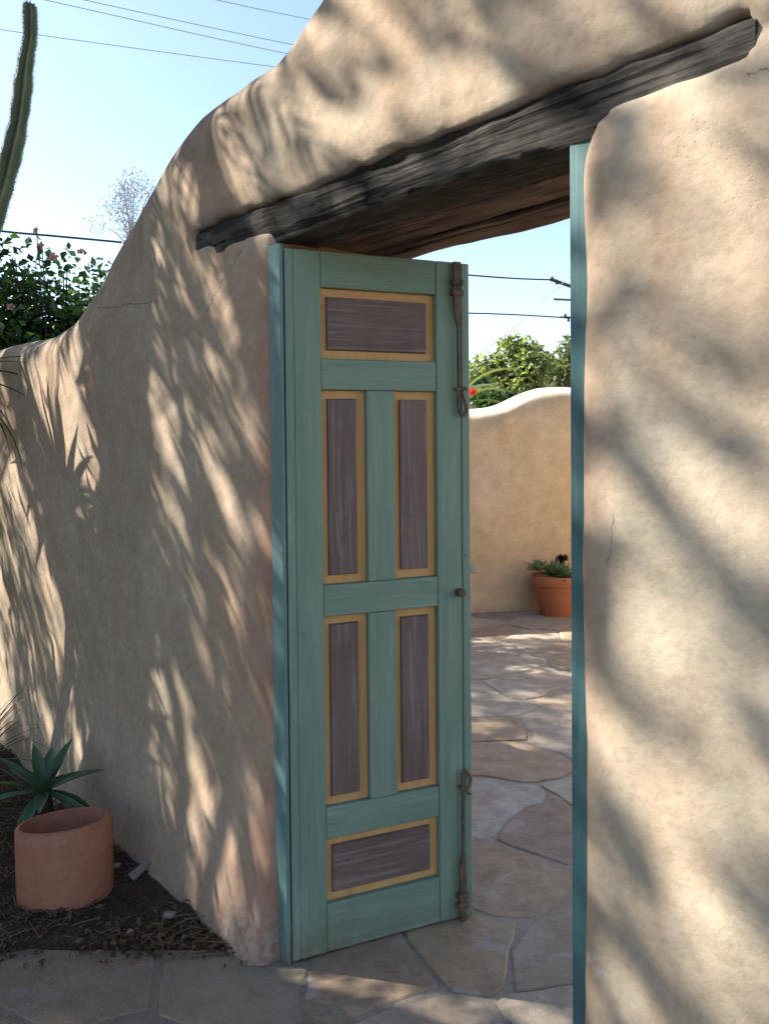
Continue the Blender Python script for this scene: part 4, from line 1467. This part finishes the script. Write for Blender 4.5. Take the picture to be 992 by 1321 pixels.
bg_tree('leafy_tree', 'round bright green tree behind the courtyard wall, beside the palm fronds', 664, 448, 545, 13.0, 92, 5200, 0.13, M['leaf_bright'], 1, nc=22)
bg_tree('leafy_tree', 'olive green tree behind the courtyard wall, right next to the door frame', 722, 444, 545, 15.0, 110, 5200, 0.13, M['leaf_olive'], 2, nc=18)
bg_tree('leafy_tree', 'small far tree with thin feathery top above the green crowns', 690, 428, 520, 22.0, 60, 1500, 0.16, M['leaf_olive'], 3, nc=14)
bg_tree('shrub', 'dark shrub low behind the courtyard wall with a red flower', 632, 492, 560, 9.5, 70, 3000, 0.09, M['leaf_hib'], 4, cat='shrub', group=None)
bg_tree('leafy_tree', 'light green tree hidden mostly behind the door, past the courtyard wall', 590, 455, 540, 14.0, 80, 3000, 0.13, M['leaf_bright'], 5)
bg_tree('bare_tree', 'distant grey thin-leaved tree in the sky beside the wall curve', 170, 222, 335, 16.0, 84, 3600, 0.05, M['leaf_grey'], 6, nc=30, group=None, barkmat='palebark', lr=0.3)
fl = flower(None, at(609, 506, 8.0), 0.055, M['petal_red'], (0.1, -1, 0.3), 'red_flower')
tag(fl, 'single red flower showing beside the upper door edge', 'flower')


def yard_palm():
    base = np.array([at(588, 500, 8.7)[0], 8.7, 0.0])
    t = empty('palm', base)
    tag(t, 'feathery palm fronds behind the courtyard wall beside the door edge', 'palm')
    m_ = MB()
    m_.tube([(0, 0, z) for z in np.linspace(0, 1.83, 8)], [0.14] * 8, 10)
    m_.build('trunk', M['bark'], t, True)
    for i in range(15):
        a = -0.2 + i * 2.39996
        path = arch_path(a, 1.25 - 0.09 * i, 1.3, 0.72, 10, Vector((0, 0, 1.83)))
        vs_, fs, ts = [], [], []
        for q in range(1, len(path) - 1):
            tt = (path[q + 1] - path[q]).normalized()
            for h_ in range(4):
                p = path[q].lerp(path[q + 1], h_ / 4)
                for sgn in (-1, 1):
                    sd = tt.cross(Vector((0, 0, 1))).normalized() * sgn
                    ln = 0.22 * math.sin(math.pi * (q + h_ / 4) / len(path)) + 0.05
                    tip = p + (sd * 0.75 + tt * 0.65 + Vector((0, 0, -0.1))) * ln
                    n0 = len(vs_)
                    vs_ += [p - tt * 0.008, p + tt * 0.010, tip]
                    fs.append((n0, n0 + 1, n0 + 2))
                    ts += [0.5, 0.5, 0.9]
        mesh_obj('frond', vs_, fs, M['leaf_olive'], t, False, ts)


yard_palm()


# ---- utility pole and lines -----------------------------------------------------
def utility():
    Y = 26.0
    b = at(752, 700, Y)
    base = np.array([b[0], Y, 0.0])
    t = empty('utility_pole', base)
    tag(t, 'wooden utility pole with crossarms half hidden by the right door frame', 'utility pole')
    m_ = MB()
    m_.tube([(0, 0, 0), (0, 0, 4), (0, 0, 8.0)], [0.15, 0.13, 0.11], 10)
    m_.build('pole', M['pole'], t, True)
    for (x0, y0, x1, y1, h_) in ((709, 360, 790, 388, 0.055), (714, 386, 790, 389, 0.035), (722, 409, 780, 411, 0.03)):
        p, q = at(x0, y0, Y - 0.2) - base, at(x1, y1, Y - 0.2) - base
        m_ = MB()
        m_.tube([p, (p + q) / 2, q], h_, 4)
        m_.build('crossarm', M['pole'], t)
    for (x, y) in ((712, 359), (718, 363), (729, 407), (733, 411)):
        p = at(x, y, Y - 0.2) - base
        m_ = MB()
        m_.lathe([(0.001, -0.10), (0.05, -0.09), (0.03, -0.03), (0.055, 0.0), (0.03, 0.05), (0.001, 0.08)], 8, p[0], p[1])
        m_.v = [(x_, y_, z_ + p[2]) for x_, y_, z_ in m_.v]
        m_.build('insulator', M['pole'], t)


utility()


def line(pts, depths, rad, mat, label, group='overhead lines'):
    P = [at(x, y, Y) for (x, y), Y in zip(pts, depths)]
    m_ = MB()
    m_.tube(catmull(P, 8), rad, 6)
    o = m_.build('power_line', mat, None, True)
    tag(o, label, 'power line', group)


line([(-330, 262), (0, 298), (130, 310), (606, 355), (712, 361)], [14, 17, 18, 24.5, 25.8], 0.024, M['cable'], 'dark cable running behind the wall to the upper crossarm of the pole')
line([(-300, 408), (300, 402), (606, 404), (733, 410)], [15, 21, 24.5, 25.8], 0.022, M['cable'], 'dark cable lower in the doorway, ending at the lower crossarm')
line([(-300, -90), (100, -2), (365, 55), (700, 122)], [16, 18, 20, 23], 0.009, M['grey_wire'], 'thin grey wire, second from the top in the upper left sky')
line([(-300, -78), (50, -2), (355, 66), (700, 136)], [16, 18, 20, 23], 0.009, M['grey_wire'], 'thin grey wire, third from the top in the upper left sky')
line([(-300, -5), (0, 38), (330, 83), (700, 130)], [16, 18, 20, 23], 0.009, M['grey_wire'], 'thin grey wire, lowest of four, passing behind the cactus tip')
line([(-100, -80), (270, -2), (390, 23), (700, 84)], [16, 18, 20, 23], 0.009, M['grey_wire'], 'thin grey wire, topmost of four, next to the wall edge')
line([(600, 470), (660, 425), (712, 378), (752, 340)], [20, 22, 24.5, 26], 0.009, M['grey_wire'], 'thin slanting stay wire below the pole crossarms')

# ================================================================== BED LITTER
def litter():
    r = random.Random(31)
    P, D, N_, L, Wd, T = [], [], [], [], [], []
    m_ = MB()
    cnt = 0
    while cnt < 9000:
        x, y = r.uniform(-2.4, -0.3), (r.uniform(2.36, 3.9) if r.random() > 0.035 else r.gauss(2.35, 0.03))
        u_, d_ = to_wall(np.array([x, y, 0]))
        if d_ > -0.03: continue
        if r.random() > (1.0 if y < 2.52 else 0.35) * (0.5 + 0.9 * float(noise2(x, y, 0.12, 77))) + 0.08: continue
        z = float(soil_z(x, y)) if y > 2.36 else 0.004
        cnt += 1
        if r.random() < 0.13:
            a, l_ = r.uniform(0, math.pi), r.uniform(0.02, 0.11)
            e = r.uniform(-0.15, 0.25)
            m_.tube([(x, y, z + 0.004), (x + math.cos(a) * l_ * 0.5, y + math.sin(a) * l_ * 0.5, z + 0.008 + e * l_ * 0.5), (x + math.cos(a) * l_, y + math.sin(a) * l_, z + 0.006 + max(0, e) * l_ * 0.8)], r.uniform(0.0007, 0.002), 4)
        else:
            P.append((x, y, z + r.uniform(0.0, 0.008)))
            D.append((r.gauss(0, 1), r.gauss(0, 1), r.gauss(0.05, 0.25)))
            N_.append((r.gauss(0, 0.4), r.gauss(0, 0.4), 1))
            l_ = 0.007 + 0.030 * r.random() ** 2.2
            L.append(l_); Wd.append(l_ * r.uniform(0.15, 0.6)); T.append(max(0, min(1, r.gauss(0.22, 0.28))))
    V, F = leaf_cloud(np.array(P), np.array(D), np.array(N_), np.array(L), np.array(Wd))
    o = mesh_obj('leaf_litter', V, F, M['dry'], None, False, np.repeat(T, 5))
    tag(o, 'dry brown leaf bits scattered over the soil', 'leaf litter', kind='stuff')
    o = m_.build('twig_litter', M['twig'], None, True)
    tag(o, 'dry twigs scattered over the soil by the paving', 'twigs', kind='stuff')


litter()


def rock(name, px, py, size, mat, label, cat, seed, flat=0.6, rz=0.0, stretch=1.0):
    p = on_ground(px, py, 0.01)
    bm = bmesh.new()
    bmesh.ops.create_icosphere(bm, subdivisions=2, radius=1.0)
    r = random.Random(seed)
    dirs = [Vector((r.gauss(0, 1), r.gauss(0, 1), r.gauss(0, 1))).normalized() for _ in range(9)]
    for v in bm.verts:
        d = v.co.normalized()
        k = min([1.0] + [0.72 / max(0.05, d.dot(q)) for q in dirs if d.dot(q) > 0.6])
        v.co = Vector((d.x * k * stretch, d.y * k, d.z * k * flat)) * size
    me = bpy.data.meshes.new(name)
    bm.to_mesh(me); bm.free()
    me.materials.append(mat)
    o = bpy.data.objects.new(name, me)
    col.objects.link(o)
    o.location = (p[0], p[1], float(soil_z(p[0], p[1])) + size * flat * 0.45)
    o.rotation_euler = (0.1, 0.1, rz)
    tag(o, label, cat)
    return o


rock('stone', 219, 1182, 0.019, M['pebble'], 'pale angular stone on the soil at the foot of the wall', 'stone', 1, 0.6, 0.5, 1.3)
rock('stone', 168, 1206, 0.014, M['pebble'], 'small grey stone on the dark soil near the paving edge', 'stone', 2, 0.7)
rock('stone', 152, 1122, 0.016, M['pebble'], 'reddish stone lying right of the clay pot', 'stone', 3, 0.7)
ch = MB()
ch.add([(-0.055, -0.014, 0), (0.05, -0.011, 0.004), (0.058, 0.008, 0.006), (-0.05, 0.017, 0.003), (-0.055, -0.014, 0.008), (0.05, -0.010, 0.013), (0.058, 0.008, 0.012), (-0.05, 0.017, 0.011)],
       [(3, 2, 1, 0), (4, 5, 6, 7), (0, 1, 5, 4), (1, 2, 6, 5), (2, 3, 7, 6), (3, 0, 4, 7)])
c = ch.build('bark_chip', M['chip'])
p = on_ground(186, 1134)
c.location = (p[0], p[1], float(soil_z(p[0], p[1])) + 0.022)
c.rotation_euler = (0.2, -0.35, 0.9)
tag(c, 'long grey bark chip leaning on the soil by the wall', 'bark chip')
